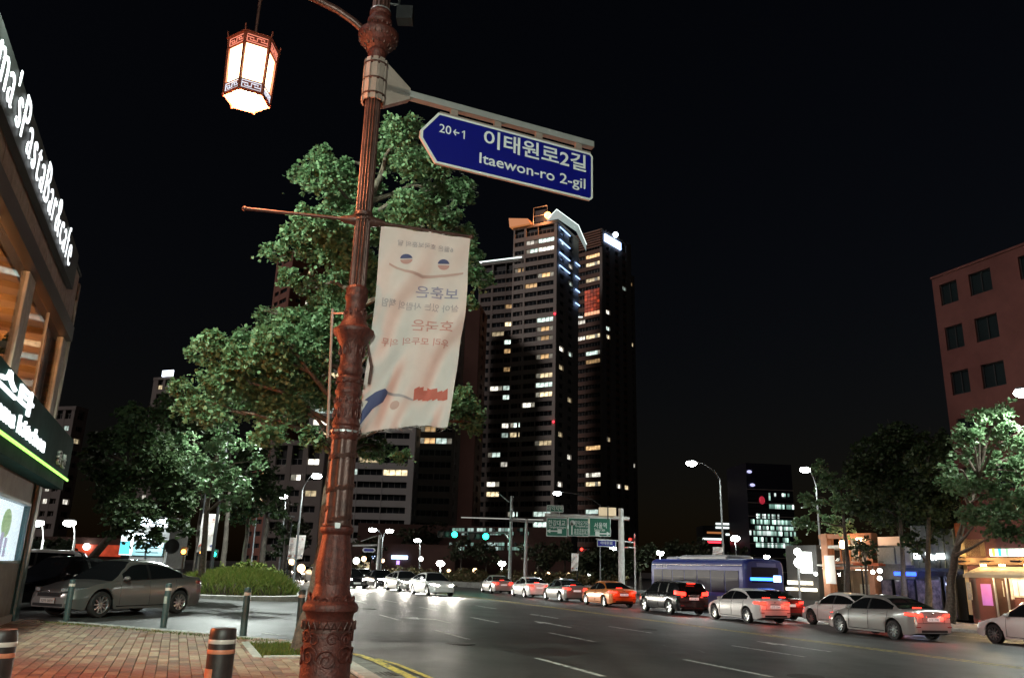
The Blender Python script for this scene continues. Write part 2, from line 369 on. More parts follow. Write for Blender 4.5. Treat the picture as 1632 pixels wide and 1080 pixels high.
# kerb stones and gutter
def kerb(s0, t0, s1, t1, w=.25, top=.125):
    a = W3(s0, t0); b = W3(s1, t1); L = (b-a).length; m = MB(); m.bevbox((.006,-w/2,-.3),(L-.006,w/2,top), .018)
    return m.build('kerbstone', M_['kerbstone'], pave, Matrix.Translation(a) @ Matrix.Rotation(math.atan2(b.y-a.y,b.x-a.x), 4, 'Z'))
for i in range(8, 16): kerb(i, 2.68, i+1, 2.68)
kerb(16, 2.68, 16.75, 2.6); kerb(16.75, 2.6, 17.4, 2.25)
p = (17.4, 2.25)
for i in range(7):
    q = (p[0]+.74, p[1]-.66); kerb(p[0], p[1], q[0], q[1], .16, .115); p = q
m = MB(); gp = [(2,2.81,3.36),(12.4,2.81,3.36),(14.6,2.81,3.28),(16.0,2.81,3.1),(16.8,2.75,2.95)]
m.add([tuple(W3(s,x,gz(x)+.003)) for s,a,b in gp for x in (a,b)], [(2*i,2*i+2,2*i+3,2*i+1) for i in range(4)])
m.build('gutter', M_['gutter'], road)
# tree pit: granite frame, soil and grass
for a, b in (((14.3,1.40),(16.9,1.40)),((14.3,2.5),(16.9,2.5)),((14.37,1.5),(14.37,2.4)),((16.83,1.5),(16.83,2.4))):
    pa = W3(*a); pb = W3(*b); L = (pb-pa).length; m = MB(); m.bevbox((0,-.07,0),(L,.07,.135), .008)
    m.build('pit_edging', M_['kerbstone'], pave, Matrix.Translation(pa) @ Matrix.Rotation(math.atan2(pb.y-pa.y,pb.x-pa.x), 4, 'Z'))
m = MB(); m.add([tuple(W3(a,b,.1)) for a,b in ((14.4,1.47),(16.8,1.47),(16.8,2.43),(14.4,2.43))],[(0,3,2,1)]); m.build('pit_soil', pbr('soil',(.07,.055,.035),.95,var=.4,scale=20,bump=.6), pave)
def grass(name, pts, h, mat, rng, lean=.4):
    m = MB()
    for (x, y, z) in pts:
        a = rng.uniform(0,6.28); hh = h*rng.uniform(.5,1.2); w = .008+h*.02; dx, dy = math.cos(a), math.sin(a); l = lean*hh*rng.uniform(.2,1)
        m.add([(x-dy*w,y+dx*w,z),(x+dy*w,y-dx*w,z),(x+dx*l*.4+dy*w*.7,y+dy*l*.4-dx*w*.7,z+hh*.6),(x+dx*l,y+dy*l,z+hh),(x+dx*l*.4-dy*w*.7,y+dy*l*.4+dx*w*.7,z+hh*.6)],[(0,1,2,3,4)])
    return m.build(name, mat)
rng = random.Random(5)
tag(grass('grass', [tuple(W3(rng.uniform(14.4,16.8), rng.uniform(1.47,2.43), .1)) for _ in range(1500)], .07, M_['shrub'], rng), 'short grass growing in the tree pit beside the lamp post', 'grass', kind='stuff')
tag(grass('moss', [tuple(W3(17.5+k*.74-.3+rng.gauss(0,.12), 2.1-k*.66-.25+rng.gauss(0,.12), .115)) for k in [rng.uniform(0,7) for _ in range(1600)]], .025, M_['shrub'], rng), 'thin weeds in the joints along the far edge of the brick pavement', 'weeds', kind='stuff')
# far pavement
for i in range(0, 1):
    m = MB(); m.add([tuple(W3(s,t,z)) for z in (-.9,-.45) for s,t in ((-30,33.25),(230,33.25),(230,37.9),(-30,37.9))],[(4,7,6,5),(0,4,5,1),(1,5,6,2),(2,6,7,3),(3,7,4,0)])
    fp = struct(m.build('far_pavement', pbr('far_paving',(.20,.16,.14),.8,var=.3,scale=3)))
    for s in range(4, 80, 2):
        a = W3(s,33.1,-.592); m = MB(); m.bevbox((.01,-.14,-.2),(1.99,.14,.14),.02); m.build('kerbstone', M_['kerbstone'], fp, Matrix.Translation(a) @ Matrix.Rotation(YAW_ROAD,4,'Z'))

# ================================================================== LAMP POST
BX, BY = -1.315, 6.4
def pr(v, w):
    u = 922-(922-605)*(3940+v)/3940; p = at(u, v, BY); d = math.cos(PITCH)*p.y+math.sin(PITCH)*(p.z-EYE)
    return (w/2*d/FPX, p.z-.12)
paint = pbr('copper_brown_paint', (0.115,0.050,0.040), 0.38, metal=.3, col2=(0.05,0.022,0.018), scale=9, bump=.2, bscale=60)
paint_orn = pbr('red_lit_relief_paint', (0.115,0.026,0.018), 0.5, metal=.2, col2=(0.045,0.010,0.008), scale=30, bump=.35, bscale=60)  # redder than the shaft paint, standing for red light on the lower post
paint_grey = pbr('silver_brown_paint', (0.42,0.33,0.29), 0.38, metal=.35, var=.12, scale=7, bump=.15)
post = thing('lamp_post', 'ornate copper brown cast lamp post carrying the hexagonal lantern', 'lamp post', (BX, BY, .12))
def lp(name, prof, n=72, mat=paint, **kw):
    m = MB(); prof = sorted([(r, z) for r, z in prof], key=lambda q: q[1]); m.lathe(prof, n, **kw); return m.build(name, mat, post)
zb = pr(1080, 82)[1]
lp('pedestal', [(.30,0.0),(.30,.06),(.26,.10),(.235,.20),(.225,.35),(.20,zb-.05)]+[pr(v,w) for v,w in ((1080,80),(1040,77),(1015,74),(1000,72),(998,78),(988,78),(985,72),(976,76),(972,86),(966,88),(960,82),(956,72),(948,62),(940,58),(930,54))], mat=paint_orn, capt=False)
# zigzag band and scrolls in relief on the pedestal
def helix(r0, z0, z1, turns, ph=0, r=.006, n=90, wob=0, par=post, mat=paint, nm='rope'):
    m = MB(); P = []
    for i in range(n+1):
        k = i/n; a = ph+turns*2*math.pi*k; P.append(((r0+wob*math.sin(k*40))*math.cos(a), (r0+wob*math.sin(k*40))*math.sin(a), z0+(z1-z0)*k+.004*math.sin(k*55)))
    m.tube(P, r, 6); return m
zz = MB(); r0, z0 = pr(990, 78)
P = [((r0+.012)*math.cos(i*math.pi/24), (r0+.012)*math.sin(i*math.pi/24), z0-.02+(.028 if i % 2 else -.028)) for i in range(49)]
zz.tube(P, .006, 5); zz.build('zigzag_band', paint, post)
sc = MB(); rng = random.Random(11)
def scroll(mb, rr, a0, z0, size, turns=1.6, dirn=1, r=.009):
    P = []
    for i in range(26):
        k = i/25; ang = turns*2*math.pi*k; q = size*(1-k*.85)
        P.append(((rr+.006)*math.cos(a0+dirn*q*math.cos(ang)/rr), (rr+.006)*math.sin(a0+dirn*q*math.cos(ang)/rr), z0+q*math.sin(ang)))
    mb.tube(P, [r*(1-.5*i/25) for i in range(26)], 6)
for rr, zc, num, size in ((pr(1045,77)[0], pr(1045,77)[1], 9, .075), (.215, pr(1080,82)[1]-.12, 9, .08), (pr(1015,74)[0], pr(1015,74)[1], 10, .05), (.225, .35, 10, .07), (pr(952,66)[0]+.006, pr(955,66)[1], 12, .035)):
    for i in range(num): scroll(sc, rr, 2*math.pi*i/num+rng.uniform(-.1,.1), zc+rng.uniform(-.015,.015), size, dirn=(-1)**i)
tag(sc.build('scrollwork', paint_orn, post), kind='stuff')
lp('lower_column', [pr(v,w) for v,w in ((932,54),(915,56),(900,55),(885,52),(868,47),(852,43),(848,50),(844,52),(840,50),(838,44))], mat=paint_orn, flutes=9, amp=.02)
lp('rope_wrapped_shaft', [pr(v,w) for v,w in ((838,41),(800,40),(740,39),(702,39))], flutes=8, amp=.05)
for k, (va, vb) in enumerate(((736,722),(786,766),(832,812))):
    r0 = pr(va, 40)[0]*1.06
    for j in range(4):
        helix(r0, pr(va,40)[1]+j*.008, pr(vb,40)[1]+j*.008, 1.0, 2.2+k, .0055, wob=.002).build('rope', paint, post)
lp('ornamental_column', [pr(v,w) for v,w in ((702,40),(699,43),(694,46),(688,46),(684,41),(680,42),(678,45),(674,44),(668,39),(655,38),(650,42),(646,42),(642,38),(632,37),(629,42),(624,43),(620,38),(612,36),(609,41),(604,41),(600,34),(598,38),(590,40),(584,36),(580,33),(572,35),(560,36),(550,42),(540,52),(534,62),(530,65),(527,64),(524,54),(520,46),(514,40),(511,37),(508,35),(504,33),(500,31),(490,31),(482,31),(478,35),(475,36),(471,35),(468,33),(464,35),(461,34),(458,30))], mat=paint_orn)
lf = MB()
for vv, num, hh in ((690,14,.05),(660,12,.07),(640,12,.045),(560,12,.09),(500,10,.05),(610,10,.03)):
    rr, zc = pr(vv, lerp_tab([(480,31),(500,31),(560,36),(610,38),(640,38),(660,39),(690,45)], vv))
    for i in range(num):
        a = 2*math.pi*i/num; M = Matrix.Rotation(a,4,'Z') @ Matrix.Translation((rr,0,zc))
        lf.ball((0,0,0), 1, 8, 0, (.010,rr*2.2/num,hh*.5), M); lf.tube([tuple(M @ Vector((.008,0,-hh*.5))), tuple(M @ Vector((.016,0,0))), tuple(M @ Vector((.008,0,hh*.6)))], .004, 5)
tag(lf.build('leaf_relief', paint_orn, post), kind='stuff')
lp('fluted_shaft', [pr(458,25),pr(340,24),pr(300,23.5),pr(165,23),pr(98,23)], n=112, flutes=16, amp=.09)
lp('shaft_band', [pr(347,28),pr(346,30),pr(341,30),pr(340,28)], n=32)
lp('capital', [pr(v,w) for v,w in ((99,26),(90,27),(88,29),(85,29),(82,27),(78,36),(74,46),(68,57),(64,62),(60,64),(57,64),(54,60),(51,46),(44,34),(42,33),(40,38),(37,39),(34,38),(32,32),(27,30),(25,34),(22,34),(19,30),(17,27))], mat=paint_orn)
cg = MB()
for vv, w, num, hh, ww in ((66,60,20,.035,.009),(76,42,14,.05,.009),(47,42,16,.05,.006)):
    rr, zc = pr(vv, w)
    for i in range(num):
        a = 2*math.pi*i/num; cg.ball((0,0,0), 1, 8, 0, (.012,ww,hh*.5), Matrix.Rotation(a,4,'Z') @ Matrix.Translation((rr-.004,0,zc)) @ Matrix.Rotation(R(30),4,'Y'))
tag(cg.build('gadroon', paint, post), kind='stuff')
lp('upper_shaft', [pr(17,26),(.075,7.6)], n=96, flutes=12, amp=.08)
# small black camera box on an aerial bracket beside the top of the shaft
m = MB(); m.tube([(.05,0,6.55),(.16,.02,6.55)], .012); m.tube([(.16,.02,6.4),(.17,.02,7.4)], .014); m.box((.15,-.02,6.38),(.30,.10,6.52)); m.build('equipment_box', M_['black'], post)
# steel straps
for vv in (689, 836, 1004, 20, 352):
    rr, zc = pr(vv, 47 if vv < 800 else 54) if vv in (689,) else pr(vv, {836:45,1004:75,20:31,352:27}[vv])
    m = MB(); m.lathe([(rr,zc-.008),(rr+.003,zc-.008),(rr+.003,zc+.008),(rr,zc+.008)], 40, smooth=False, capb=False, capt=False); m.build('steel_strap', M_['galv'] if vv in (689,20) else paint, post)
m = MB(); m.box((-.02,-.02,-.02),(.02,.02,.02)); r_, z_ = pr(838,46); m.build('strap_buckle', M_['galv'], post, Matrix.Translation((.0+.03,-r_-.008,z_)))
# banner arms with sockets and ball ends
ROD_Z = at(600,352,BY).z-.12; RA = R(17.7); LA = R(186.5)
for ang, L, n_ in ((RA,.97,'banner_arm'),(LA,1.0,'banner_arm')):
    m = MB(); c_, s_ = math.cos(ang), math.sin(ang)
    m.tube([(c_*.08,s_*.08,ROD_Z),(c_*L,s_*L,ROD_Z+(.03 if n_ and ang > 1 else 0))], .014, 10); m.ball((c_*L,s_*L,ROD_Z+(.03 if ang > 1 else 0)), .024, 10)
    arm = m.build(n_, paint, post)
    m = MB(); m.lathe([(.05,-.02),(.05,.0),(.03,.10),(.022,.13)], 16); m.build('arm_socket', paint, post, Matrix.Translation((c_*.06,s_*.06,ROD_Z)) @ Vector((c_,s_,0)).to_track_quat('Z','X').to_matrix().to_4x4())
BRZ = at(585,700,BY).z-.12
m = MB(); m.tube([(.10,.03,3.30),(.16,.05,3.05),(.15,.05,2.9)], .012); m.build('bracket', paint, post)
# thin cable conduit beside the post
m = MB(); a = at(530,492,6.6); b = at(522,697,6.6); m.tube([(a.x-BX,a.y-BY,a.z-.12),(b.x-BX,b.y-BY,b.z-.12)], .012, 8)
m.tube([(b.x-BX,b.y-BY,b.z-.10),(-.02,.08,b.z-.14)], .008, 6); m.tube([(a.x-BX,a.y-BY,a.z-.16),(-.02,.05,a.z-.2)], .008, 6); m.build('side_conduit', paint_grey, post)
# curved arm that carries the lantern
LC = at(399,118,6.0); LX, LY, LZ = LC.x-BX, LC.y-BY, LC.z-.12
top = LZ+.36
P = [(-.02,-.01,6.12),(-.09,-.04,6.17),(-.22,-.09,6.27),(-.36,-.14,6.345),(-.56,-.22,6.40),(LX*.76,LY*.76,6.42),(LX*.93,LY*.93,6.37),(LX,LY,6.22),(LX,LY,top)]
m = MB(); m.tube(P, [.034]*5+[.028,.02,.014,.010], 12); m.build('lantern_arm', paint, post)
m = MB()
for k in range(3):
    for j in range(5):
        a = k*.9+j*1.25; q = Vector((LX*(.62+.06*j),LY*(.62+.06*j),6.43)); m.ball((q.x,q.y,q.z+.05*math.sin(a)), .028, 8)
    scp = [(LX*.62+.03*math.cos(i*.5+k)-.06*k, LY*.6-.03, 6.42+.045*math.sin(i*.5)+.01*k) for i in range(14)]; m.tube(scp, .010, 6)
m.build('arm_scroll', paint, post)
# ---- hexagonal lantern
wood = pbr('lantern_frame', (0.16,0.03,0.015), .45, var=.2, scale=20)
fretr = pbr('lantern_fret', (0.62,0.42,0.36), .4, metal=.2)
glow = emit('lantern_glass', (1.0,0.62,0.32), 9.0, sample=True)
_b = glow.node_tree.nodes['Principled BSDF']; _tco = nd(glow,'ShaderNodeTexCoord'); _ln = nd(glow,'ShaderNodeVectorMath'); _ln.operation = 'LENGTH'; _mr = nd(glow,'ShaderNodeMapRange'); _mr.inputs[1].default_value = .20; _mr.inputs[2].default_value = .33; _mr.inputs[3].default_value = 14; _mr.inputs[4].default_value = 1.5
glow.node_tree.links.new(_tco.outputs['Object'], _ln.inputs[0]); glow.node_tree.links.new(_ln.outputs['Value'], _mr.inputs[0]); glow.node_tree.links.new(_mr.outputs[0], _b.inputs['Emission Strength'])
lan = bpy.data.objects.new('lantern', None); COL.objects.link(lan); lan.parent = post; lan.location = (LX,LY,LZ); lan.rotation_euler = (0,0,R(28)); lan.scale = (.86,.86,.90)
def hexpt(r, k, z): a = math.pi/3*k; return Vector((r*math.cos(a), r*math.sin(a), z))
RT, RB, ZT, ZB = .235, .215, .30, -.28
m = MB()
for k in range(6):
    m.tube([hexpt(RT,k,ZT), hexpt(RB,k,ZB)], .017, 4, smooth=False)
    for r_, z_, w_ in ((RT,ZT,.020),(RT-.003,ZT-.10,.009),(RB+.004,ZB+.10,.009),(RB,ZB,.020)):
        m.tube([hexpt(r_,k,z_), hexpt(r_,k+1,z_)], w_, 4, smooth=False)
m.build('lantern_frame', wood, lan)
for k in range(6):
    a, b = hexpt(RT-.02,k,ZT-.10), hexpt(RT-.02,k+1,ZT-.10); c_, d_ = hexpt(RB-.018,k+1,ZB+.10), hexpt(RB-.018,k,ZB+.10)
    m = MB(); m.add([d_,c_,b,a],[(0,1,2,3)]); m.build('glass_pane', glow, lan)
    for zt_, zb_, r1, r2 in ((ZT-.008,ZT-.095,RT-.012,RT-.014),(ZB+.095,ZB+.008,RB-.010,RB-.012)):
        m = MB(); a, b = hexpt(r1,k,zt_), hexpt(r1,k+1,zt_); c_, d_ = hexpt(r2,k+1,zb_), hexpt(r2,k,zb_)
        m.add([d_,c_,b,a],[(0,1,2,3)]); pn = m.build('fret_panel', wood, lan)
        # key fret as raised bars, a stepped meander; their glow stands for light behind
        U = [(.06,.08),(.94,.08),(.94,.92),(.06,.92),(.06,.08)]
        Z1 = [(.06,.62),(.34,.62),(.34,.30),(.20,.30),(.20,.46)]; Z2 = [(.94,.38),(.66,.38),(.66,.70),(.80,.70),(.80,.54)]; Z3 = [(.34,.30),(.50,.30),(.50,.70),(.66,.70)]
        fm = MB(); out = (hexpt(1,k,0)+hexpt(1,k+1,0)).normalized()*.014
        for path in (U,Z1,Z2,Z3):
            fm.tube([tuple(((d_.lerp(c_,x)).lerp(a.lerp(b,x),y))+out) for x,y in path], .006, 4, smooth=False)
        fm.build('key_fret', emit('fret_glow_red',(1,.30,.20),.75) if zt_ > 0 else emit('fret_glow_pale',(.85,.85,1),.75), pn)
m = MB(); m.add([hexpt(RB-.012,k,ZB-.012) for k in range(6)],[(5,4,3,2,1,0)]); m.build('bottom_glass', glow, lan)
m = MB(); m.lathe([(RT+.03,ZT),(RT+.02,ZT+.02),(.12,ZT+.05),(.03,ZT+.09),(.02,ZT+.12)], 6, smooth=False); m.build('lantern_roof', wood, lan)
for k in range(6):
    m = MB(); p_ = hexpt(RB+.005,k,ZB-.03); m.lathe([(.006,0),(.016,.01),(.018,.03),(.010,.04)], 8, M=Matrix.Translation(p_)); m.build('pendant', wood, lan)
    m = MB(); p_ = hexpt(RT+.01,k,ZT+.01); m.tube([p_, p_*1.06+Vector((0,0,.03)), p_*1.05+Vector((0,0,.05))], .007, 6); m.build('roof_hook', wood, lan)
lamp('lantern_light', lan, (0,0,-.36), (1.0,0.36,0.16), 235, r=.12)

# ================================================================== STREET NAME SIGN on its beam
SA = R(24.65); P0 = Vector((BX, BY, 0)); sd = Vector((math.cos(SA), math.sin(SA), 0)); sn = Vector((sd.y, -sd.x, 0))
def on_plane(u, v, P0, d):
    X, Y, Z = ray(u, v); n_ = Vector((-d.y, d.x)); k = (n_.x*P0.x+n_.y*P0.y)/(n_.x*X+n_.y*Y)
    return ((X*k-P0.x)*d.x+(Y*k-P0.y)*d.y, EYE+Z*k)
sg = thing('street_name_sign', 'blue street name sign hung under a pale beam on the lamp post', 'street sign', (BX, BY, 5.0), SA)
def sp(u, v): a, z = on_plane(u, v, P0, sd); return a, z-5.0
b0, b1 = sp(645,150), sp(945,232)
alu = pbr('brushed_aluminium', (0.50,0.49,0.48), .4, metal=.45, var=.08, scale=5)
m = MB(); m.bevbox((.06,-.035,b0[1]-.035),(b1[0],.035,b0[1]+.035), .008); m.build('beam', alu, sg)
# clamp box round the post with ribs, and the tapered bracket plate
bz0, bz1 = sp(600,165)[1]-.01, sp(600,100)[1]
m = MB()
for k in range(10):
    a = 2*math.pi*k/10; M = Matrix.Rotation(a,4,'Z') @ Matrix.Translation((.098,0,0)); m.box((-.008,-.022,bz0),(.010,.022,bz1), 0, M)
m.lathe([(.092,bz0+.01),(.092,bz1-.01)], 20, capb=False, capt=False)
m.build('clamp_box', paint_grey, sg)
for zc in (bz0+.06,(bz0+bz1)/2,bz1-.05):
    m = MB(); m.lathe([(.10,zc-.012),(.113,zc-.008),(.113,zc+.008),(.10,zc+.012)], 20, smooth=False, capb=False, capt=False); m.build('clamp_band', paint, sg)
m = MB(); m.prism([(.10,bz0-.01),(.33,b0[1]-.06),(.33,b0[1]+.05),(.10,bz1)], -.035, .035); m.build('bracket_plate', paint_grey, sg)
tp = sp(668,222); tl = sp(697,190); bl_ = sp(690,262); tr_ = sp(943,239); br_ = sp(941,320)
zt, zb_ = (tl[1]+tr_[1])/2, (bl_[1]+br_[1])/2
xl, xt, xr = tl[0], tp[0], tr_[0]
zc = (zt+zb_)/2
def outline(i, c=.03):
    pts = [(xt+i*1.25, zc+.035), (xt+i*1.25, zc-.035), (xl-.0+i*.6, zb_+i), (xr-i-c, zb_+i), (xr-i, zb_+i+c), (xr-i, zt-i-c), (xr-i-c, zt-i), (xl+i*.6, zt-i)]
    return pts
m = MB(); m.prism(outline(0), -.022, .006); m.build('plate', pbr('sign_white',(.80,.79,.76),.4), sg)
m = MB(); m.prism(outline(.022,.02), -.0245, -.0225); m.build('blue_face', pbr('sign_blue',(0.003,0.005,0.19),.4), sg)
m = MB(); m.box((xl+.02,-.014,zt),(xr-.02,.008,zt+.022)); m.build('hanger_rail', paint_grey, sg)
for k in range(4):
    x = xl+.16+(xr-xl-.32)*k/3; m = MB(); m.box((x-.035,-.02,zt+.02),(x+.035,.014,b0[1]-.03)); m.build('hanger', paint_grey, sg)
tw = pbr('sign_lettering', (.82,.82,.80), .45)
H_ = zt-zb_
def st_(body, x, z, w, h, **kw): text('lettering', body, 1.0, tw, sg, face_M(Vector((x,-.0262,z))), fit=(w,h), **kw)
def sgp(u, v): return sp(u, v)
a = sgp(769,232); b = sgp(932,268); st_('이태원로2길', (a[0]+b[0])/2, zc+.24*H_, b[0]-a[0], .36*H_, bold=.018)
a = sgp(762,262); b = sgp(931,300); st_('Itaewon-ro 2-gil', (a[0]+b[0])/2, zc-.22*H_, b[0]-a[0], .28*H_, bold=.012)
a = sgp(698,218); b = sgp(717,222); st_('20', (a[0]+b[0])/2, zc+.20*H_, b[0]-a[0], .17*H_, bold=.008)
a = sgp(735,222); x1, z1, hh = a[0]+.012, zc+.185*H_, .17*H_
m = MB(); m.prism([(x1,z1-hh/2),(x1+.013,z1-hh/2),(x1+.013,z1+hh/2),(x1+.003,z1+hh/2),(x1-.020,z1+hh*.28),(x1-.016,z1+hh*.16),(x1,z1+hh*.27)], -.0268, -.0250); m.build('lettering', tw, sg)
a = sgp(720,222); b = sgp(730,222)
m = MB(); w = b[0]-a[0]; x0 = a[0]; zz_ = zc+.19*H_
m.prism([(x0,zz_),(x0+.4*w,zz_-.035),(x0+.5*w,zz_-.027),(x0+.32*w,zz_-.007),(x0+w,zz_-.007),(x0+w,zz_+.007),(x0+.32*w,zz_+.007),(x0+.5*w,zz_+.027),(x0+.4*w,zz_+.035)], -.0268, -.0246)
m.build('arrow', tw, sg)

# ================================================================== NEAR BANNER
def cloth_pt(x, y, W, H):
    """x 0..1 across, y 0..1 down; a cloth with its lower left corner tied back and soft diagonal folds"""
    z = -H*y*(1+.0*x)
    sag = .045*y*y*math.sin(math.pi*x)*H*.4
    X = W*x*(1-.10*y*(1-x)-.14*y*y)-.02*y-.07*max(0,y-.55)**1.3*(1-x)*2
    Z = z+sag-.02*math.sin(math.pi*x)*(1-y)*0+(.10*x*y*y)
    d = x*.9+y*1.6
    Y = .060*math.sin(d*7.0+.6)*y**.5*(1-.3*x)+.030*math.sin((x*2.2+y*2.0)*8+1.0)*(.25+y)*(1-.5*y)+.020*math.sin((x*1.3+y*3.1)*9)*y*(1-y)*2+.018*math.sin(x*14-y*5)*y+.012*math.sin(x*31+y*11)*y*y+.08*y*y*(1-x)-.05*y*(1-y)*x
    return Vector((X, Y, Z))
cloth = pbr('banner_cloth', (0.76,0.71,0.69), .8, var=.05, scale=4, trans=.3)
def fine(me, cuts=3, longer=.05):
    """split long edges so that print can follow the folds of the cloth"""
    import bmesh
    b = bmesh.new(); b.from_mesh(me); bmesh.ops.triangulate(b, faces=b.faces[:])
    for _ in range(cuts):
        e = [q for q in b.edges if q.calc_length() > longer]
        if not e: break
        bmesh.ops.subdivide_edges(b, edges=e, cuts=1); bmesh.ops.triangulate(b, faces=b.faces[:])
    b.to_mesh(me); b.free()
def cloth_print(name, pts, W, H, mat, parent, off=.006):
    """flat polygons (list of outlines in 0..1 banner space) draped on the cloth, on the visible side"""
    m = MB()
    for poly in pts: m.add([(x,y,0) for x,y in poly], [tuple(range(len(poly)))])
    me = m.mesh(name, mat); fine(me, 5, .03)
    for v in me.vertices: v.co = cloth_pt(v.co.x,v.co.y,W,H)+Vector((0,-off,0))
    return link(name, me, parent)
def cloth_text(name, body, cx, cy_, w, h, W, H, mat, parent, mirror=True, off=.006):
    me = text_mesh(body, 1.0, bold=.01).copy(); fine(me, 3, .25); me.materials.clear(); me.materials.append(mat)
    xs = [v.co.x for v in me.vertices]; ys = [v.co.y for v in me.vertices]; x0, x1, y0, y1 = min(xs), max(xs), min(ys), max(ys)
    for v in me.vertices:
        a = (v.co.x-(x0+x1)/2)/(x1-x0)*w; b = (v.co.y-(y0+y1)/2)/(y1-y0)*h
        v.co = cloth_pt(cx+(-a if mirror else a), cy_-b, W, H)+Vector((0,-off,0))
    return link(name, me, parent)
def blob(cx, cy_, rx, ry, n=16, a0=0, a1=2*math.pi): return [(cx+rx*math.cos(a0+(a1-a0)*i/n), cy_+ry*math.sin(a0+(a1-a0)*i/n)) for i in range(n)]
inkn = pbr('print_navy', (0.09,0.10,0.22), .8, trans=.2); inkg = pbr('print_grey', (0.46,0.43,0.46), .8, trans=.2); inkr = pbr('print_red', (0.62,0.17,0.13), .8, trans=.2); inkp = pbr('print_pink', (0.62,0.42,0.38), .8, trans=.2)
inkm = pbr('print_muted_navy', (0.34,0.33,0.46), .8, trans=.2); inkq = pbr('print_muted_red', (0.62,0.34,0.31), .8, trans=.2)
def banner(loc, rz, W, H, label, mirror=True, group=None, simple=False):
    t = thing('street_banner', label, 'banner', loc, rz, group)
    nx, ny = (34, 70) if not simple else (8, 14)
    m = MB(); vs = [cloth_pt(i/nx, j/ny, W, H) for j in range(ny+1) for i in range(nx+1)]
    m.add(vs, [(j*(nx+1)+i, (j+1)*(nx+1)+i, (j+1)*(nx+1)+i+1, j*(nx+1)+i+1) for j in range(ny) for i in range(nx)], 0, True)
    c_ = m.build('cloth', cloth, t)
    X = (lambda x: x) if mirror else (lambda x: 1-x)
    cloth_text('heading', '6월은 호국보훈의 달', .5, .075, .62, .030, W, H, inkg, t, mirror)
    for cx in (.30,.72):
        cloth_print('emblem', [blob(X(cx),.155,.065,.026,16,math.pi,2*math.pi), ], W, H, inkn if not simple else inkr, t)
        cloth_print('emblem_lower', [blob(X(cx),.157,.065,.026,16,0,math.pi), ], W, H, inkq, t)
    cloth_print('swash', [[(.12,.185),(.3,.215),(.5,.225),(.75,.205),(.95,.18),(.95,.19),(.75,.218),(.5,.24),(.3,.228),(.12,.195)]], W, H, inkp, t)
    cloth_text('slogan', '보훈은', X(.68), .305, .46, .062, W, H, inkm, t, mirror)
    cloth_text('slogan', '살아 있는 사람의 책임', .50, .385, .84, .040, W, H, inkg if mirror else inkg, t, mirror)
    cloth_text('slogan', '호국은', X(.66), .485, .44, .058, W, H, inkq, t, mirror)
    cloth_text('slogan', '우리 모두의 의무', .50, .570, .74, .040, W, H, inkq, t, mirror)
    cloth_print('brush_stroke', [[(X(.02),.97),(X(.02),.90),(X(.07),.862),(X(.03),.85),(X(.14),.822),(X(.24),.81),(X(.29),.825),(X(.25),.872),(X(.14),.90),(X(.07),.94)]], W, H, inkn, t)
    cloth_print('brush_stroke', [[(X(.28),.822),(X(.42),.83),(X(.6),.858),(X(.6),.866),(X(.42),.843),(X(.28),.834)]], W, H, inkg, t)
    rr = random.Random(4); 
    cloth_print('brush_stroke', [[(X(.58+k*.05),.80+.012*abs(k-3)*.4+rr.uniform(-.01,.01)),(X(.635+k*.05),.802+rr.uniform(-.01,.01)),(X(.65+k*.05),.86+rr.uniform(-.01,.005)),(X(.60+k*.05),.865)] for k in range(7)], W, H, inkr, t, .007)
    cloth_print('seal', [blob(X(.40),.885,.05,.022,14)], W, H, inkp, t)
    return t, c_
bt, bc = banner((BX+.16*math.cos(RA), BY+.16*math.sin(RA), ROD_Z+.12-.02), RA, .80, 1.82, 'large white cloth banner with mirrored Korean lettering hanging from the lamp post')
m = MB(); rng = random.Random(9)
for k in range(46):
    x = rng.uniform(.1,.98); p = cloth_pt(x, 1, .80, 1.82); q = [p]
    for j in range(4): q.append(q[-1]+Vector((rng.uniform(-.03,.03), rng.uniform(-.01,.01), rng.uniform(-.016,.008))))
    m.tube(q, .0012, 3, smooth=False, caps=False)
tag(m.build('frayed_thread', cloth, bt), kind='stuff')
m = MB(); p = cloth_pt(0,1,.80,1.82); m.tube([p, p+Vector((.0,-.01,-.03)), Vector((-.10,.0,p.z+.02))], .012, 6); m.build('tie', inkp, bt)
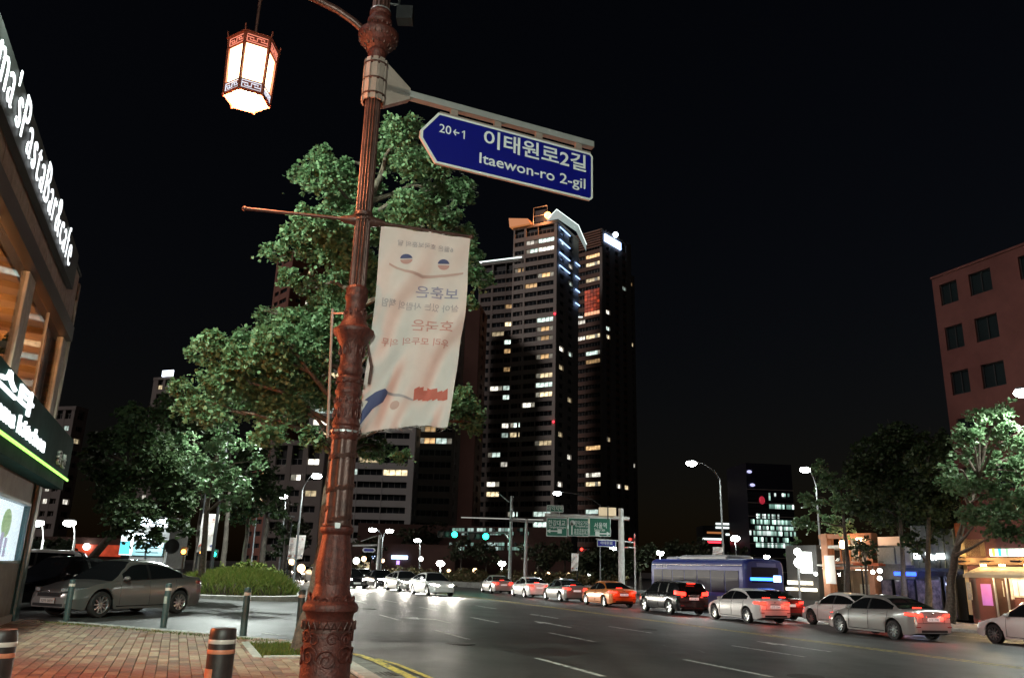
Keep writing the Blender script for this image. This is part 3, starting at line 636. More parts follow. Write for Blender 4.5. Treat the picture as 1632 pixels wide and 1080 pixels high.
# ================================================================== TREES
def leaf_mesh(name, clumps, size, mat, seed, flat=.35, sub=26):
    """clumps: (centre, radius, leaves). Leaves gather in small drooping sprays spread through each clump"""
    rg = np.random.default_rng(seed); C = []; 
    for c, r, n in clumps:
        k = max(3, n//sub); d = rg.normal(size=(k,3)); d /= np.linalg.norm(d,axis=1)[:,None]
        rad = rg.uniform(.25,1.0,size=(k,1))**.55; cen = np.array(c)+d*rad*r*np.array([1.0,1.0,.72])
        lf_ = rg.normal(size=(k,sub,3))*np.array([1,1,flat])*r*.16*rg.uniform(.6,1.5,size=(k,1,1))
        tilt = rg.uniform(-.5,.5,size=(k,1)); lf_[:,:,2] -= (lf_[:,:,0]**2+lf_[:,:,1]**2)/(r*.6)
        lf_[:,:,2] += lf_[:,:,0]*tilt
        C.append((cen[:,None,:]+lf_).reshape(-1,3))
    P = np.concatenate(C); n = len(P)
    nrm = rg.normal(size=(n,3))*.55+np.array([0,0,.75]); nrm /= np.linalg.norm(nrm,axis=1)[:,None]
    a = rg.normal(size=(n,3)); a[:,2] -= .8; u = a-(a*nrm).sum(1)[:,None]*nrm; u /= np.linalg.norm(u,axis=1)[:,None]; w = np.cross(nrm,u)
    sz = (size*rg.uniform(.45,1.3,size=n))[:,None]
    def q(x, y, z=0): return P+u*sz*y+w*sz*x+nrm*sz*z
    V = np.stack([q(0,-.1), q(-.5,.45,.12), q(-.26,.92,.10), q(0,.80,-.02), q(.26,.92,.10), q(.5,.45,.12)], 1).reshape(-1,3)
    base = np.arange(n)[:,None]*6; F = np.concatenate([base+np.array([0,3,2,1]), base+np.array([0,5,4,3])], 1).reshape(-1,4)
    me = bpy.data.meshes.new(name); me.vertices.add(len(V)); me.vertices.foreach_set('co', V.astype(np.float32).ravel())
    me.loops.add(F.size); me.loops.foreach_set('vertex_index', F.astype(np.int32).ravel())
    me.polygons.add(len(F)); me.polygons.foreach_set('loop_start', np.arange(0,F.size,4,dtype=np.int32)); me.polygons.foreach_set('loop_total', np.full(len(F),4,dtype=np.int32))
    me.materials.append(mat); me.update(calc_edges=True)
    return me
def tree(name, label, base, trunk_pts, r0, clumps, leaf, lmat, seed, bmat=None, group=None, limbs=True, sub=26):
    """trunk_pts and clumps in world space; clumps (Vector, r, n)"""
    base = Vector(base); t = thing(name, label, 'tree', base, 0, group); bmat = bmat or M_['bark']
    rg = random.Random(seed); T = [Vector(p)-base for p in trunk_pts]
    P = []; n = 10
    for i in range(len(T)-1):
        for j in range(4): k = j/4; P.append(T[i].lerp(T[i+1],k)+Vector((rg.gauss(0,.02),rg.gauss(0,.02),0)))
    P.append(T[-1]); N = len(P)
    rs = [r0*(1-.72*i/(N-1))*(1+.35*max(0,1-i/1.5)) for i in range(N)]
    m = MB(); m.tube(P, rs, 14); m.build('trunk', bmat, t)
    if limbs:
        for c, r, nn in clumps[::2] if len(clumps) > 24 else clumps:
            c = Vector(c)-base
            below = [p for p in P[len(P)//3:] if p.z < c.z-.2] or [P[len(P)//3]]
            s_ = min(below, key=lambda p: (p-c).length+rg.uniform(0,.4)); mid = s_.lerp(c,.5)+Vector((rg.gauss(0,.1),rg.gauss(0,.1),.08*(c-s_).length+rg.gauss(0,.05)))
            q = MB(); L = (c-s_).length; q.tube([s_, s_.lerp(mid,.5)+Vector((0,0,-.03)), mid, mid.lerp(c,.6)+Vector((rg.gauss(0,.06),rg.gauss(0,.06),.03)), c], [r0*.30+.008*L, r0*.24, r0*.18, r0*.12, .012], 7)
            for _ in range(5):
                e = c+Vector((rg.gauss(0,1),rg.gauss(0,1),rg.gauss(0,.6))).normalized()*r*.9; b = mid.lerp(c,rg.uniform(.3,.95)); q.tube([b, b.lerp(e,.5)+Vector((0,0,.04)), e], [.016,.010,.004], 5)
            q.build('branch', bmat, t)
    me = leaf_mesh('crown', [(tuple(Vector(c)-base), r, nn) for c, r, nn in clumps], leaf, lmat, seed, sub=sub)
    tag(link('crown', me, t), kind=None)
    return t
def px_clumps(lst, D, spread, dens, seed):
    rg = random.Random(seed); out = []
    for e in lst:
        u, v, rp = e[:3]; d = (e[3] if len(e) > 3 else D)+rg.uniform(-spread, spread); r = rp*d/FPX
        out.append((at(u,v,d), r, int(dens*rp*rp/100)))
    return out
b1 = W3(15.5, 2.28, .1)
cl = px_clumps([(640,205,38),(690,255,44),(735,300,30),(615,245,34),(505,275,40),(560,300,44),(480,275,22),(515,245,22),(440,398,26),(465,372,24),(500,350,36),(545,395,46),(600,360,40),(655,330,44),(705,345,34),(745,402,30),(765,440,22),(750,478,18),(735,370,26),
    (560,470,44),(512,460,34),(520,500,38),(440,540,34),(478,530,34),(395,545,36),(345,548,32),(312,562,20),(420,590,40),(352,600,36),(292,618,24),(330,650,32),(385,640,34),(470,590,44),(545,560,38),(455,650,38),(520,630,36),(300,650,22),(430,690,26),
    (738,650,32),(715,640,26),(755,675,18),(742,622,16),(605,715,26),(570,705,22),(625,600,38),(605,510,46),(650,480,40),(640,420,40),(575,650,30),(640,725,16),(512,712,14),(700,420,36),(690,560,30),(660,640,30),(540,330,30),(460,440,22),(580,420,30),(495,395,28),(430,500,26),(375,590,26),(735,430,22),(660,260,36),(590,300,28),(560,440,40),(530,520,42),(470,510,34),(600,650,30),(560,620,36),(500,690,22),(440,640,34),(410,620,34),(590,460,36),(620,540,36),(530,370,34),(580,350,36),(640,370,36),(690,310,32),(540,270,30),(480,560,40),(380,570,30),(430,560,34),(340,620,24),(500,600,36)], 15.2, 1.7, 100, 21)
tree('ginkgo_tree', 'large leafy street tree standing in the pavement pit behind the lamp post', b1,
     [b1, at(516,900,15.0), at(528,780,15.0), at(540,680,15.1), at(550,560,15.2), at(565,430,15.2), at(590,320,15.2), at(620,240,15.3)], .185, cl, .078, M_['leaf'], 21, sub=30)
b2 = at(322,930,36); b2.z = .05
cl = px_clumps([(355,705,26),(340,740,26),(370,765,28),(330,775,22),(385,790,18),(350,670,24),(310,740,24),(395,700,18),(360,800,16),(300,700,22),(325,655,22),(410,735,18)], 35, 1.6, 70, 31)
tree('street_tree', 'floodlit pale green street tree under the nearest lamp head', b2, [b2, at(326,850,36), at(335,780,35.5), at(350,700,35)], .16, cl, .15, M_['leaf'], 31)
b3 = Vector((-20.8, 40.0, .05))
cl = px_clumps([(160,745,26),(185,700,36),(230,670,38),(280,665,32),(200,760,38),(250,740,44),(150,720,20),(210,810,36),(265,800,36),(235,850,26),(190,840,20),(295,740,34),(175,790,26),(240,700,36),(210,650,18),(255,640,20),(300,800,24),(285,840,20)], 37, 2.5, 70, 41)
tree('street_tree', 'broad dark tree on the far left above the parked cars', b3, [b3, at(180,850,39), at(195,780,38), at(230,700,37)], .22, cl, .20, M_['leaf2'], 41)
k = 0
for (u, D, vt, r, lab) in ((312,46,700,22,'slim tree left of the hanging banner beyond the parked sedan'),(355,44,700,24,'slim tree just right of the hanging banner beyond the hedge'),(388,52,745,22,'dark tree behind the clipped hedge, third trunk from the banner'),(418,50,735,24,'dark tree right of the clipped hedge with pale lit trunk'),(452,66,800,18,'small dark tree beside the twin banner poles')):
    k += 1; b = at(u, 905, D); b.z = .05
    cl = px_clumps([(u+random.Random(k*7+i).uniform(-26,26), vt+18*i, r) for i in range(-1,5)]+[(u+random.Random(k+i).uniform(-34,34), vt+50+12*i, r*.8) for i in range(3)], D, 1.2, 60, 50+k)
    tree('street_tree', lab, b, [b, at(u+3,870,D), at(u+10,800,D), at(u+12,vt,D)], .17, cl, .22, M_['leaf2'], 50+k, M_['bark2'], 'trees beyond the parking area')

# planted island with grass mound and clipped hedge
ic = Vector((-11.9, 37.2, .05)); rg = random.Random(8)
isl = tag(bpy.data.objects.new('kerbed_island', None), kind='structure'); COL.objects.link(isl); isl.location = ic
m = MB(); m.lathe([(3.0,-.1),(3.0,.14),(2.8,.16)], 28, smooth=False, capb=False, M=Matrix.Diagonal((1,.8,1,1))); m.build('island_kerb', M_['kerbstone'], isl)
m = MB(); m.lathe([(2.79,.12),(2.55,.5),(2.1,.72),(1.4,.88),(.6,.98),(.01,1.0)], 28, capb=False, M=Matrix.Diagonal((.95,.75,1,1))); m.build('mound', pbr('soil',(.07,.055,.035)), isl)
pts = []
for _ in range(7500):
    a = rg.uniform(0,6.28); q = math.sqrt(rg.uniform(0,1)); z = lerp_tab([(0,1.0),(.22,.98),(.5,.88),(.75,.72),(.92,.5),(1,.14)], q); pts.append((ic.x+math.cos(a)*2.65*q, ic.y+math.sin(a)*2.1*q, z))
tag(grass('long_grass', pts, .34, pbr('grass_blade',(.10,.17,.025),.6,col2=(.22,.23,.06),island=True,trans=.3), rg, 1.0), 'long bright green grass covering the kerbed island', 'grass', kind='stuff')
hb = at(398, 930, 41.5); hb.z = .1
h_ = thing('clipped_hedge', 'rounded clipped hedge rising behind the grass mound on the island', 'hedge', hb)
cl = [((x, y, .55+z), .55, 520) for x, y, z in ((-1.2,0,.45),(-.6,.3,.65),(0,0,.7),(.6,.2,.55),(1.1,0,.35),(-1.0,-.4,.1),(-.3,-.4,.2),(.4,-.4,.15),(1.0,-.4,0),(1.45,.1,.05),(-1.5,0,0))]
link('crown', leaf_mesh('hedge_leaves', cl, .09, M_['shrub'], 61, flat=.6), h_)
m = MB()
for i in range(22): x = -1.6+i*.15; m.tube([(x,0,0),(x+.05,.05,.5),(x-.05,0,1.1)], .015, 5)
m.build('stem', M_['bark2'], h_)

# ================================================================== BOLLARDS
teal = pbr('bollard_green_grey', (0.045,0.075,0.075), .5, metal=.2, var=.2, scale=12); refl = pbr('reflective_band', (0.62,0.56,0.50), .35)
bpx = [((105,990),'grey green bollard in front of the black car, nearest the shop corner',0),((260,1000),'grey green bollard with a paper sticker by the rear wheel of the silver sedan',1),((387,1013),'grey green bollard midway along the pavement edge',0),((475,1018),'grey green bollard beside the tree trunk',0)]
for (u, v), lab, stick in bpx:
    X, Y, Z = ray(u, v); k = (.11-EYE)/Z; p = Vector((X*k, Y*k, .11)); b = thing('bollard', lab, 'bollard', p, 0, 'bollards along the pavement edge')
    m = MB(); m.lathe([(.085,0),(.085,.01),(.07,.015),(.07,.9),(.066,.935),(.045,.955),(.01,.96)], 20); m.build('post_body', teal, b)
    m = MB(); m.lathe([(.0715,.80),(.0715,.86)], 20, capb=False, capt=False); m.build('reflective_band', refl, b)
    if stick:
        m = MB(); r_ = .0725; m.add([(r_*math.cos(a), r_*math.sin(a), z) for z in (.52,.68) for a in [R(-130+12*i) for i in range(6)]], [(i,i+1,i+7,i+6) for i in range(5)]); m.build('sticker', pbr('sticker',(.5,.55,.5),.6,col2=(.2,.25,.22),scale=60), b)
orange = pbr('faded_orange_sheet', (0.60,0.22,0.12), .45, var=.2, scale=14); bk = pbr('bollard_black', (.03,.022,.02), .42, var=.3, scale=15, bump=.1)
for (u, v, D), lab in (((357,1000,6.9),'black bollard with orange reflective bands and a torn notice in the foreground'),((5,1002,6.2),'black bollard with orange reflective bands cut by the left edge')):
    p = at(u, v, D); b = thing('warning_bollard', lab, 'bollard', (p.x, p.y, .12), R(-20), 'black warning bollards in the foreground'); hh = p.z-.12
    m = MB(); m.lathe([(.105,0),(.105,hh-.06),(.102,hh-.015),(.092,hh),(.075,hh-.004),(.01,hh-.012)], 28); m.build('post_body', bk, b)
    for k in range(2):
        z = hh-.115-k*.075; m = MB(); m.lathe([(.1065,z),(.1075,z+.002),(.1075,z+.030),(.1065,z+.032)], 28, capb=False, capt=False); m.build('reflective_band', orange if k else refl, b)
    m = MB(); r_ = .1075; m.add([(r_*math.cos(a), r_*math.sin(a), z) for z in (.1,hh-.30) for a in [R(-150+14*i) for i in range(6)]], [(i,i+1,i+7,i+6) for i in range(5)]); m.build('notice', orange, b)

# ================================================================== SHOP BUILDING ON THE LEFT
def frame_st(s, t, z=0.0):
    """x along the road, y away from the road (into the left building), z up; for the left side"""
    return Matrix.Translation(W3(s,t,z)) @ Matrix.Rotation(YAW_ROAD, 4, 'Z')
FL = frame_st(0, -3.4)       # local x = s, local y = to the left (away from the road)
def road_text_M(s, t, z): return Matrix.Translation(W3(s,t,z)) @ Matrix(((-math.sin(A),0,math.cos(A),0),(math.cos(A),0,math.sin(A),0),(0,1,0,0),(0,0,0,1)))
stone = pbr('pink_stone', (0.36,0.22,0.18), .6, var=.2, scale=5, bump=.08, bscale=90)
stone2 = pbr('pink_stone_light', (0.44,0.33,0.27), .55, var=.15, scale=6, bump=.08, bscale=90)
wallg = pbr('ground_floor_render', (0.33,0.30,0.27), .75, var=.15, scale=2)
green = pbr('fascia_green', (0.010,0.045,0.036), .9, var=.15, scale=2, spec=.08)
tealp = pbr('teal_frame', (0.02,0.085,0.095), .4)
warm = pbr('warm_interior', (0.60,0.34,0.16), .7, var=.2, scale=1.5)
def win_glass(name, tint, refl_):
    if name in MATS: return MATS[name]
    m = bpy.data.materials.new(name); m.use_nodes = True; MATS[name] = m; t = m.node_tree; t.nodes.remove(t.nodes['Principled BSDF'])
    tr = nd(m,'ShaderNodeBsdfTransparent'); tr.inputs[0].default_value = (*tint,1); gl = nd(m,'ShaderNodeBsdfGlossy'); gl.inputs['Roughness'].default_value = .03
    mx = nd(m,'ShaderNodeMixShader'); lw = nd(m,'ShaderNodeLayerWeight'); lw.inputs[0].default_value = .5; pw = nd(m,'ShaderNodeMath'); pw.operation = 'POWER'; pw.inputs[1].default_value = 5; mr = nd(m,'ShaderNodeMapRange'); mr.inputs[3].default_value = .035; mr.inputs[4].default_value = .8
    t.links.new(lw.outputs['Facing'], pw.inputs[0]); t.links.new(pw.outputs[0], mr.inputs[0]); t.links.new(mr.outputs[0], mx.inputs[0]); t.links.new(tr.outputs[0], mx.inputs[1]); t.links.new(gl.outputs[0], mx.inputs[2]); t.links.new(mx.outputs[0], t.nodes['Material Output'].inputs[0]); return m
clear = win_glass('clear_glass', (.85,.85,.82), .1)
bd = thing('shop_building', 'two storey shop with pink stone cladding and green fascia at the left edge', 'building', W3(0,-3.4,0), YAW_ROAD)
def bl(name, a, b, mat, c=0.0, par=None):
    m = MB(); (m.bevbox(a, b, c) if c else m.box(a, b)); return m.build(name, mat, par or bd)
bl('wall', (-12,.002,0),(15.6,.35,4.9), wallg); bl('wall', (22.402,.0,0),(23.1,.35,4.9), tealp)
bl('wall', (15.6,.001,0),(22.35,.35,1.45), wallg); bl('wall', (15.6,.001,2.72),(22.35,.35,4.9), wallg)
bl('side_wall', (22.8,.352,0),(23.1,11,8.75), wallg); bl('back_wall', (-12,10.7,0),(22.798,11,8.75), wallg)
bl('roof', (-12,.2,8.55),(22.79,10.69,8.75), wallg); bl('floor', (-12,.36,4.6),(22.79,10.69,4.8), wallg)
bl('skirting', (-2,-.06,.12),(22.3,-.002,.28), pbr('white_skirting',(.6,.6,.58),.6))
sh = bl('showcase', (15.62,.12,1.47),(22.33,.34,2.70), emit('showcase_light', (.72,.86,1.0), 3.2, sample=True))
bl('showcase_frame', (15.6,-.02,1.40),(22.4,.10,1.47), tealp); bl('showcase_frame', (15.6,-.02,2.70),(22.4,.10,2.77), tealp); bl('showcase_frame', (22.33,-.02,1.471),(22.40,.10,2.699), tealp)
bl('showcase_glass', (15.62,.04,1.475),(22.32,.05,2.695), clear)
for i, s in enumerate((16.6,18.6,20.6)):
    m = MB(); m.lathe([(.34,0),(.34,.004)], 16, M=Matrix.Translation((s,.118,2.25)) @ Matrix.Rotation(math.pi/2,4,'X') @ Matrix.Diagonal((1.5,.9,1,1))); m.build('poster_print', emit('poster_green',(.55,.85,.45),1.2), bd)
    m = MB(); m.box((s-.35,.113,1.55),(s-.05,.1185,2.05)); m.box((s+.15,.113,1.55),(s+.4,.1185,1.95)); m.build('poster_print', emit('poster_violet',(.62,.62,.95),1.3), bd)
bl('corner_post', (22.55,-.10,0),(23.0,-.003,3.6), tealp, .02)
# upper windows
for s0, s1 in ((22.45,23.1),(17.25,17.95),(10.4,11.6)):
    n_ = int(round((s1-s0)/.42)); w = (s1-s0)/n_
    for i in range(n_): bl('pier_panel', (s0+i*w+.006,-.03,4.46),(s0+(i+1)*w-.006,.12,6.93), stone2, .012)
s = -12
while s < 23.1:
    e = min(s+.78, 23.1); bl('cladding_panel', (s+.006,-.03,7.32),(e-.006,.2,8.78), stone, .012); s = e
bl('lintel', (-12,-.16,6.93),(22.9,.25,7.31), pbr('bronze_metal',(.06,.03,.022),.4,metal=.5))
bl('corner_pilaster', (23.102,-.08,4.4),(23.3,.35,8.6), stone2, .02)
bl('coping', (-12,-.06,8.781),(23.2,.4,8.86), M_['dark'])
for s0, s1, n_ in ((17.95,22.45,2),(11.6,17.25,2),(5,10.4,2)):
    w = (s1-s0)/n_
    for i in range(n_):
        f = bl('window_glass', (s0+i*w+.03,.03,4.95),(s0+(i+1)*w-.03,.04,6.9), clear)
        bl('mullion', (s0+i*w-.025,.0,4.921),(s0+i*w+.025,.06,6.92), stone2)
    bl('window_sill', (s0+.002,.0,4.8),(s1-.002,.3,4.92), stone2)
bl('picture_frame', (22.70,.9,5.5),(22.79,1.7,6.2), M_['dark']); bl('partition', (22.5,.36,4.81),(22.70,4.9,6.94), warm); bl('room_wall', (4,5.0,4.81),(22.78,5.1,8.5), warm); bl('room_ceiling', (4,.3,6.95),(22.78,4.99,7.0), warm)
bl('curtain', (11.7,.35,4.85),(12.4,.38,6.9), pbr('curtain',(.55,.42,.26),.9))
for s in (20.2,14.2,16.2,8): 
    lampo = bl('pendant_lamp', (s-.12,1.3,6.35),(s+.12,1.54,6.55), emit('pendant_glow',(1,.62,.25),12,sample=False), .03)
    m = MB(); m.tube([(s,1.42,6.55),(s,1.42,6.95)],.008,5); m.build('cord', M_['dark'], lampo)
lamp('room_light', bd, (19.8,2.4,6.5), (1,.52,.2), 420, r=.3); lamp('room_light', bd, (14.0,2.4,6.5), (1,.52,.2), 480, r=.3)
for s, y in ((20.9,.9),(21.5,1.1),(15.9,.9)):
    pl_ = thing('potted_plant', 'bushy pot plant behind the '+{20.9:'right upper window, nearer the middle',21.5:'right upper window, close to the corner',15.9:'left upper window'}[s], 'plant', FL @ Vector((s,y,4.81)))
    m = MB(); m.lathe([(.13,0),(.18,.35)],14); m.build('pot', M_['dark'], pl_)
    m = MB(); m.tube([(0,0,.3),(.03,.02,.8),(0,0,1.1)],.02,6); m.build('stem', M_['bark2'], pl_)
    link('crown', leaf_mesh('plant_leaves', [((0,0,1.15),.38,260),((.05,.1,1.55),.28,160)], .09, M_['leaf2'], int(s*10)), pl_)
# lit box added behind the viewpoint to brighten the post, sign and tree
bsn = thing('fill_box', 'white glowing box added behind the viewpoint to brighten the street', 'sign', W3(-4,-3.4,0), YAW_ROAD)
m = MB(); m.bevbox((-.12,-1.5,3.2),(.12,-.15,6.2),.02); m.build('light_box', emit('fill_box_white',(.88,1,.90),3), bsn); m = MB(); m.tube([(0,-.15,5.8),(0,.0,5.8)],.03,6); m.tube([(0,-.15,3.6),(0,.0,3.6)],.03,6); m.build('bracket', M_['black'], bsn)
lamp('fill_lamp', bsn, (.45,-.9,4.7), (.88,1.0,.84), 2800, r=.2)
# warm wall lantern assumed under the fascia, out of view, to redden the pavement
wl0 = thing('assumed_lantern', 'warm wall lantern assumed out of view on the shop front to redden the pavement', 'lamp', W3(9.6,-3.05,2.75), YAW_ROAD)
m = MB(); m.lathe([(.07,-.16),(.10,.12),(.03,.2)],6,smooth=False); m.build('lantern', emit('assumed_lantern_red',(1,.25,.08),4), wl0); m = MB(); m.tube([(0,.35,.3),(0,0,.3),(0,0,.19)],.012,6); m.build('bracket', M_['black'], wl0)
lamp('lantern_light', wl0, (0,-.25,0), (1.0,.22,.07), 950, r=.12)  # light of the assumed lantern, reddening the pavement
# floodlight added on the shop roof, out of view, to brighten the street tree
fl0 = thing('tree_fill_light', 'floodlight added out of view on the shop roof to brighten the street tree', 'floodlight', W3(10.6,-3.1,9.0), YAW_ROAD)
m = MB(); m.bevbox((-.18,-.22,.12),(.10,.22,.46),.03); m.build('housing', M_['black'], fl0); m = MB(); m.box((.101,-.19,.15),(.115,.19,.43)); m.build('lens', emit('tree_fill_lens',(.86,1,.86),20), fl0); m = MB(); m.tube([(0,0,-.14),(0,0,.14)],.02,6); m.build('bracket', M_['black'], fl0)
sl = lamp('flood_light', fl0, (.25,0,.3), (.80,1.0,.82), 6000, 'SPOT', r=.15, spot_size=R(110), spot_blend=.5)
sl.rotation_euler = Vector((5.2,-4.2,-2.4)).to_track_quat('-Z','Y').to_euler()
# green fascia sign
fs = thing('fascia_sign', 'dark green fascia with white lit lettering and a green light strip over the shop window', 'shop sign', W3(0,-3.4,0), YAW_ROAD)
bl('box', (2,-.55,3.44),(23.4,-.065,4.46), green, .0, fs); bl('soffit', (2,-.50,3.20),(23.3,-.12,3.43), green, 0, fs)
bl('light_strip', (2,-.575,3.42),(23.42,-.551,3.475), emit('green_led', (.42,1.0,.14), 1.7, sample=True), 0, fs)
led = emit('white_led', (.90,.96,1.0), 1.8, sample=True); leds = pbr('letter_side', (.5,.5,.5), .5)
def letters(par, body, s0, s1, t, z0, z1, mat, depth=.05, bold=0.0, name='letter'):
    """one mesh for each letter, spread from s0 to s1, all between z0 and z1 of the tallest"""
    info = []; x = 0
    for ch in body:
        if ch == ' ': x += .28; continue
        me = text_mesh(ch, 1.0, .04, bold, 'LEFT'); xs = [v.co.x for v in me.vertices]; ys = [v.co.y for v in me.vertices]
        info.append((me, x, min(xs), max(xs), min(ys), max(ys))); x += max(xs)-min(xs)+.17
    lo = min(i[4] for i in info); hi = max(i[5] for i in info); kx = (s1-s0)/x; kz = (z1-z0)/(hi-lo); Mi = par.matrix_world.inverted() if False else None
    for me, x0, a, b, c, d in info:
        m2 = me.copy(); m2.materials.clear(); m2.materials.append(mat)
        for v in m2.vertices: v.co.x = (v.co.x-a)*kx; v.co.y = (v.co.y-lo)*kz; v.co.z = v.co.z*depth/.04
        o = link(name, m2, par); o.matrix_local = Matrix(((1,0,0,s0+x0*kx),(0,0,-1,-(t+3.4)),(0,1,0,z0),(0,0,0,1)))
letters(fs, '파스타', 12.0, 17.0, -2.80, 3.98, 4.40, led, depth=.02, bold=.03); letters(fs, 'mamma kitchen', 12.5, 18.9, -2.80, 3.60, 3.90, led, depth=.02, bold=.02)
letters(fs, '용산', 20.9, 22.4, -2.83, 3.62, 3.95, pbr('grey_letter',(.35,.38,.36),.5), .03, .02)
lamp('sign_glow', fs, (19,-1.0,3.9), (.8,.95,1.0), 2, r=.3)
rs_ = thing('rooftop_sign', 'white glowing channel letters of the pasta bar along the roof edge', 'shop sign', W3(0,-3.4,0), YAW_ROAD)
bl('backing_panel', (9,-.20,7.86),(21.3,-.065,8.75), M_['dark'], 0, rs_)
letters(rs_, "ma'sPastaBar&cafe", 11.6, 20.1, -3.16, 7.98, 8.76, emit('roof_led',(.92,.97,1.0),1.5,sample=True), depth=.010, bold=-.012)

# ================================================================== CARS
def car_paint(name, col, metal=.6, rough=.3): return pbr(name, col, rough, metal=metal, coat=.8)
def car(loc, heading, kind, paint_, label, L=4.7, Wd=1.82, H=1.45, tail=0.0, head=0.0, plate_txt=None, group=None, name=None, detail=True, beam=0, tailpow=0, cat='car', rz_extra=0, tilt=0):
    name = name or kind
    root = thing(name, label, cat, loc, heading, group); root.rotation_euler = (tilt,0,heading)
    r = .325 if kind == 'sedan' else .36; xf, xr = L*.305, -L*.29
    suv = kind != 'sedan'
    if not suv:
        deck = [(0,.50),(.008,.60),(.03,.67),(.10,.76),(.20,.86),(.29,.93),(.50,.96),(.80,1.01),(.90,1.03),(.97,1.01),(.992,.95),(1,.80)]
        roof = [(.255,.91),(.30,1.03),(.36,1.22),(.42,H-.04),(.48,H),(.56,H),(.64,H-.035),(.70,H-.11),(.78,1.19),(.86,1.03),(.885,.99)]
        ws, we, rs0, re = .255, .42, .68, .885; sg0, sg1 = .335, .80; yr_ = .64; beltw = .93
        wid = [(0,.66),(.012,.76),(.05,.87),(.12,.95),(.25,.99),(.5,1),(.8,.99),(.93,.93),(.985,.86),(1,.80)]
    else:
        deck = [(0,.60),(.008,.76),(.03,.84),(.10,.92),(.20,1.0),(.27,1.04),(.50,1.06),(.90,1.10),(.97,1.08),(.99,1.02),(1,.85)]
        roof = [(.235,1.02),(.30,1.26),(.37,H-.06),(.45,H),(.60,H+.01),(.80,H-.02),(.90,H-.07),(.94,H-.16),(.985,1.12)]
        ws, we, rs0, re = .235, .40, .90, .985; sg0, sg1 = .31, .88; yr_ = .72; beltw = .94
        wid = [(0,.72),(.012,.82),(.05,.91),(.12,.96),(.25,.99),(.5,1),(.85,.99),(.95,.96),(.985,.92),(1,.88)]
    hw = Wd/2; X = lambda u: L/2-u*L
    zsill = .20 if not suv else .26
    US = sorted(set([0,.004,.012,.03,.05,.08]+[round(.1+i*.0125,4) for i in range(72)]+[.985,.992,.996,1]))
    Ra = r+.065
    def arch(x):
        z = 0
        for xw in (xf, xr):
            d = abs(x-xw)
            if d < Ra: z = max(z, r+math.sqrt(Ra*Ra-d*d))
        return z
    body = MB(); vs = []; NR = 9
    for u in US:
        x = X(u); w = hw*smooth_tab(wid,u); zd = smooth_tab(deck,u); zl = zsill+.06*max(0,(.08-u)/.08)+.08*max(0,(u-.93)/.07)
        za = max(zl, arch(x)); z1 = max(.46, za+.015) if zd > .62 else max(zl+.1,za+.015); z1 = min(z1, zd-.12)
        za = min(za, z1-.01); z2 = max(zd-.20, z1+.012); z3 = max(zd-.075, z2+.02)
        vs += [(x,w*.95,za),(x,w*.995,z1),(x,w*1.0,(z1+z2)/2),(x,w*.985,z2),(x,w*.955,z3),(x,w*.90,zd),(x,w*.6,zd+.018),(x,w*.25,zd+.028),(x,0,zd+.03)]
    n = NR; fs_ = []
    for i in range(len(US)-1):
        for j in range(n-1): fs_.append((i*n+j,i*n+j+1,(i+1)*n+j+1,(i+1)*n+j))
    
    V2 = vs+[(x,-y,z) for x,y,z in vs]; o2 = len(vs); F2 = fs_+[tuple(reversed([q+o2 for q in f])) for f in fs_]
    # join the two end caps across the middle by sharing the centre line position
    body.add(V2, F2, 0, True)
    for e in (0, len(US)-1):
        a = [e*n+j for j in range(n)]; body.add([V2[q] for q in a]+[V2[q+o2] for q in a], [(j,j+1,n+j+1,n+j) if e else (j,n+j,n+j+1,j+1) for j in range(n-1)], 0, False)
    bo = body.build('body', paint_, root)
    # drop the duplicated half caps' creases softly
    def side_y(u, z):
        w = hw*smooth_tab(wid,u); zd = smooth_tab(deck,u)
        return w*(1.0 if z < zd-.2 else 1.0-.045*(z-(zd-.2))/.13)
    # cabin
    parts = {'roof':MB(),'windscreen':MB(),'rear_window':MB(),'side_window':MB(),'side_glass':MB(),'pillar':MB()}
    ug = sorted(set([ws,we,rs0,re,sg0,sg1,.525,.545]+[ws+(re-ws)*i/26 for i in range(27)]))
    def sec(u):
        zr = smooth_tab(roof,u); zb_ = smooth_tab(deck,u)-.01; wb = hw*smooth_tab(wid,u)*beltw; k = max(0,min(1,(zr-zb_)/(H-1.0)))
        yr = wb+(hw*yr_-wb)*k; x = X(u); zr_ = max(zr, zb_+.02)
        P = []
        for f in (0,.45,.86,1.0):
            bulge = .025*math.sin(f*math.pi)*k; P.append((x, wb+(yr-wb)*f+bulge, zb_+(zr_-.05*k-zb_)*f))
        P += [(x, yr-.07*k, zr_-.012*k), (x, yr*.55, zr_+.005), (x, 0, zr_+.012)]
        return P
    SS = [sec(u) for u in ug]
    for i in range(len(ug)-1):
        um = (ug[i]+ug[i+1])/2
        for j in range(6):
            if j < 2:
                inner = sg0 < um < sg1 and not (.525 < um < .545) and not (suv and .72 < um < .745)
                zc_ = .0
                key = 'side_window' if inner and not (um < sg0+.05 and j == 1 and False) else ('pillar' if .525 < um < .545 or (suv and .72 < um < .745) else 'roof')
            elif j in (2,): key = 'roof'
            else: key = 'windscreen' if um < we else ('rear_window' if um > rs0 else 'roof')
            if key in ('windscreen','rear_window') and j == 3: key = 'roof'
            a, b, c, d = SS[i][j], SS[i][j+1], SS[i+1][j+1], SS[i+1][j]
            for sgn in (1,-1):
                q = [(p[0],sgn*p[1],p[2]) for p in (a,b,c,d)]
                parts['side_glass' if key == 'side_window' and sgn < 0 else key].add(q, [(0,1,2,3) if sgn > 0 else (3,2,1,0)], 0, True)
    for k_, mb in parts.items():
        if mb.v: o = mb.build(k_, {'roof':paint_,'pillar':M_['dark']}.get(k_, M_['glass']), root)
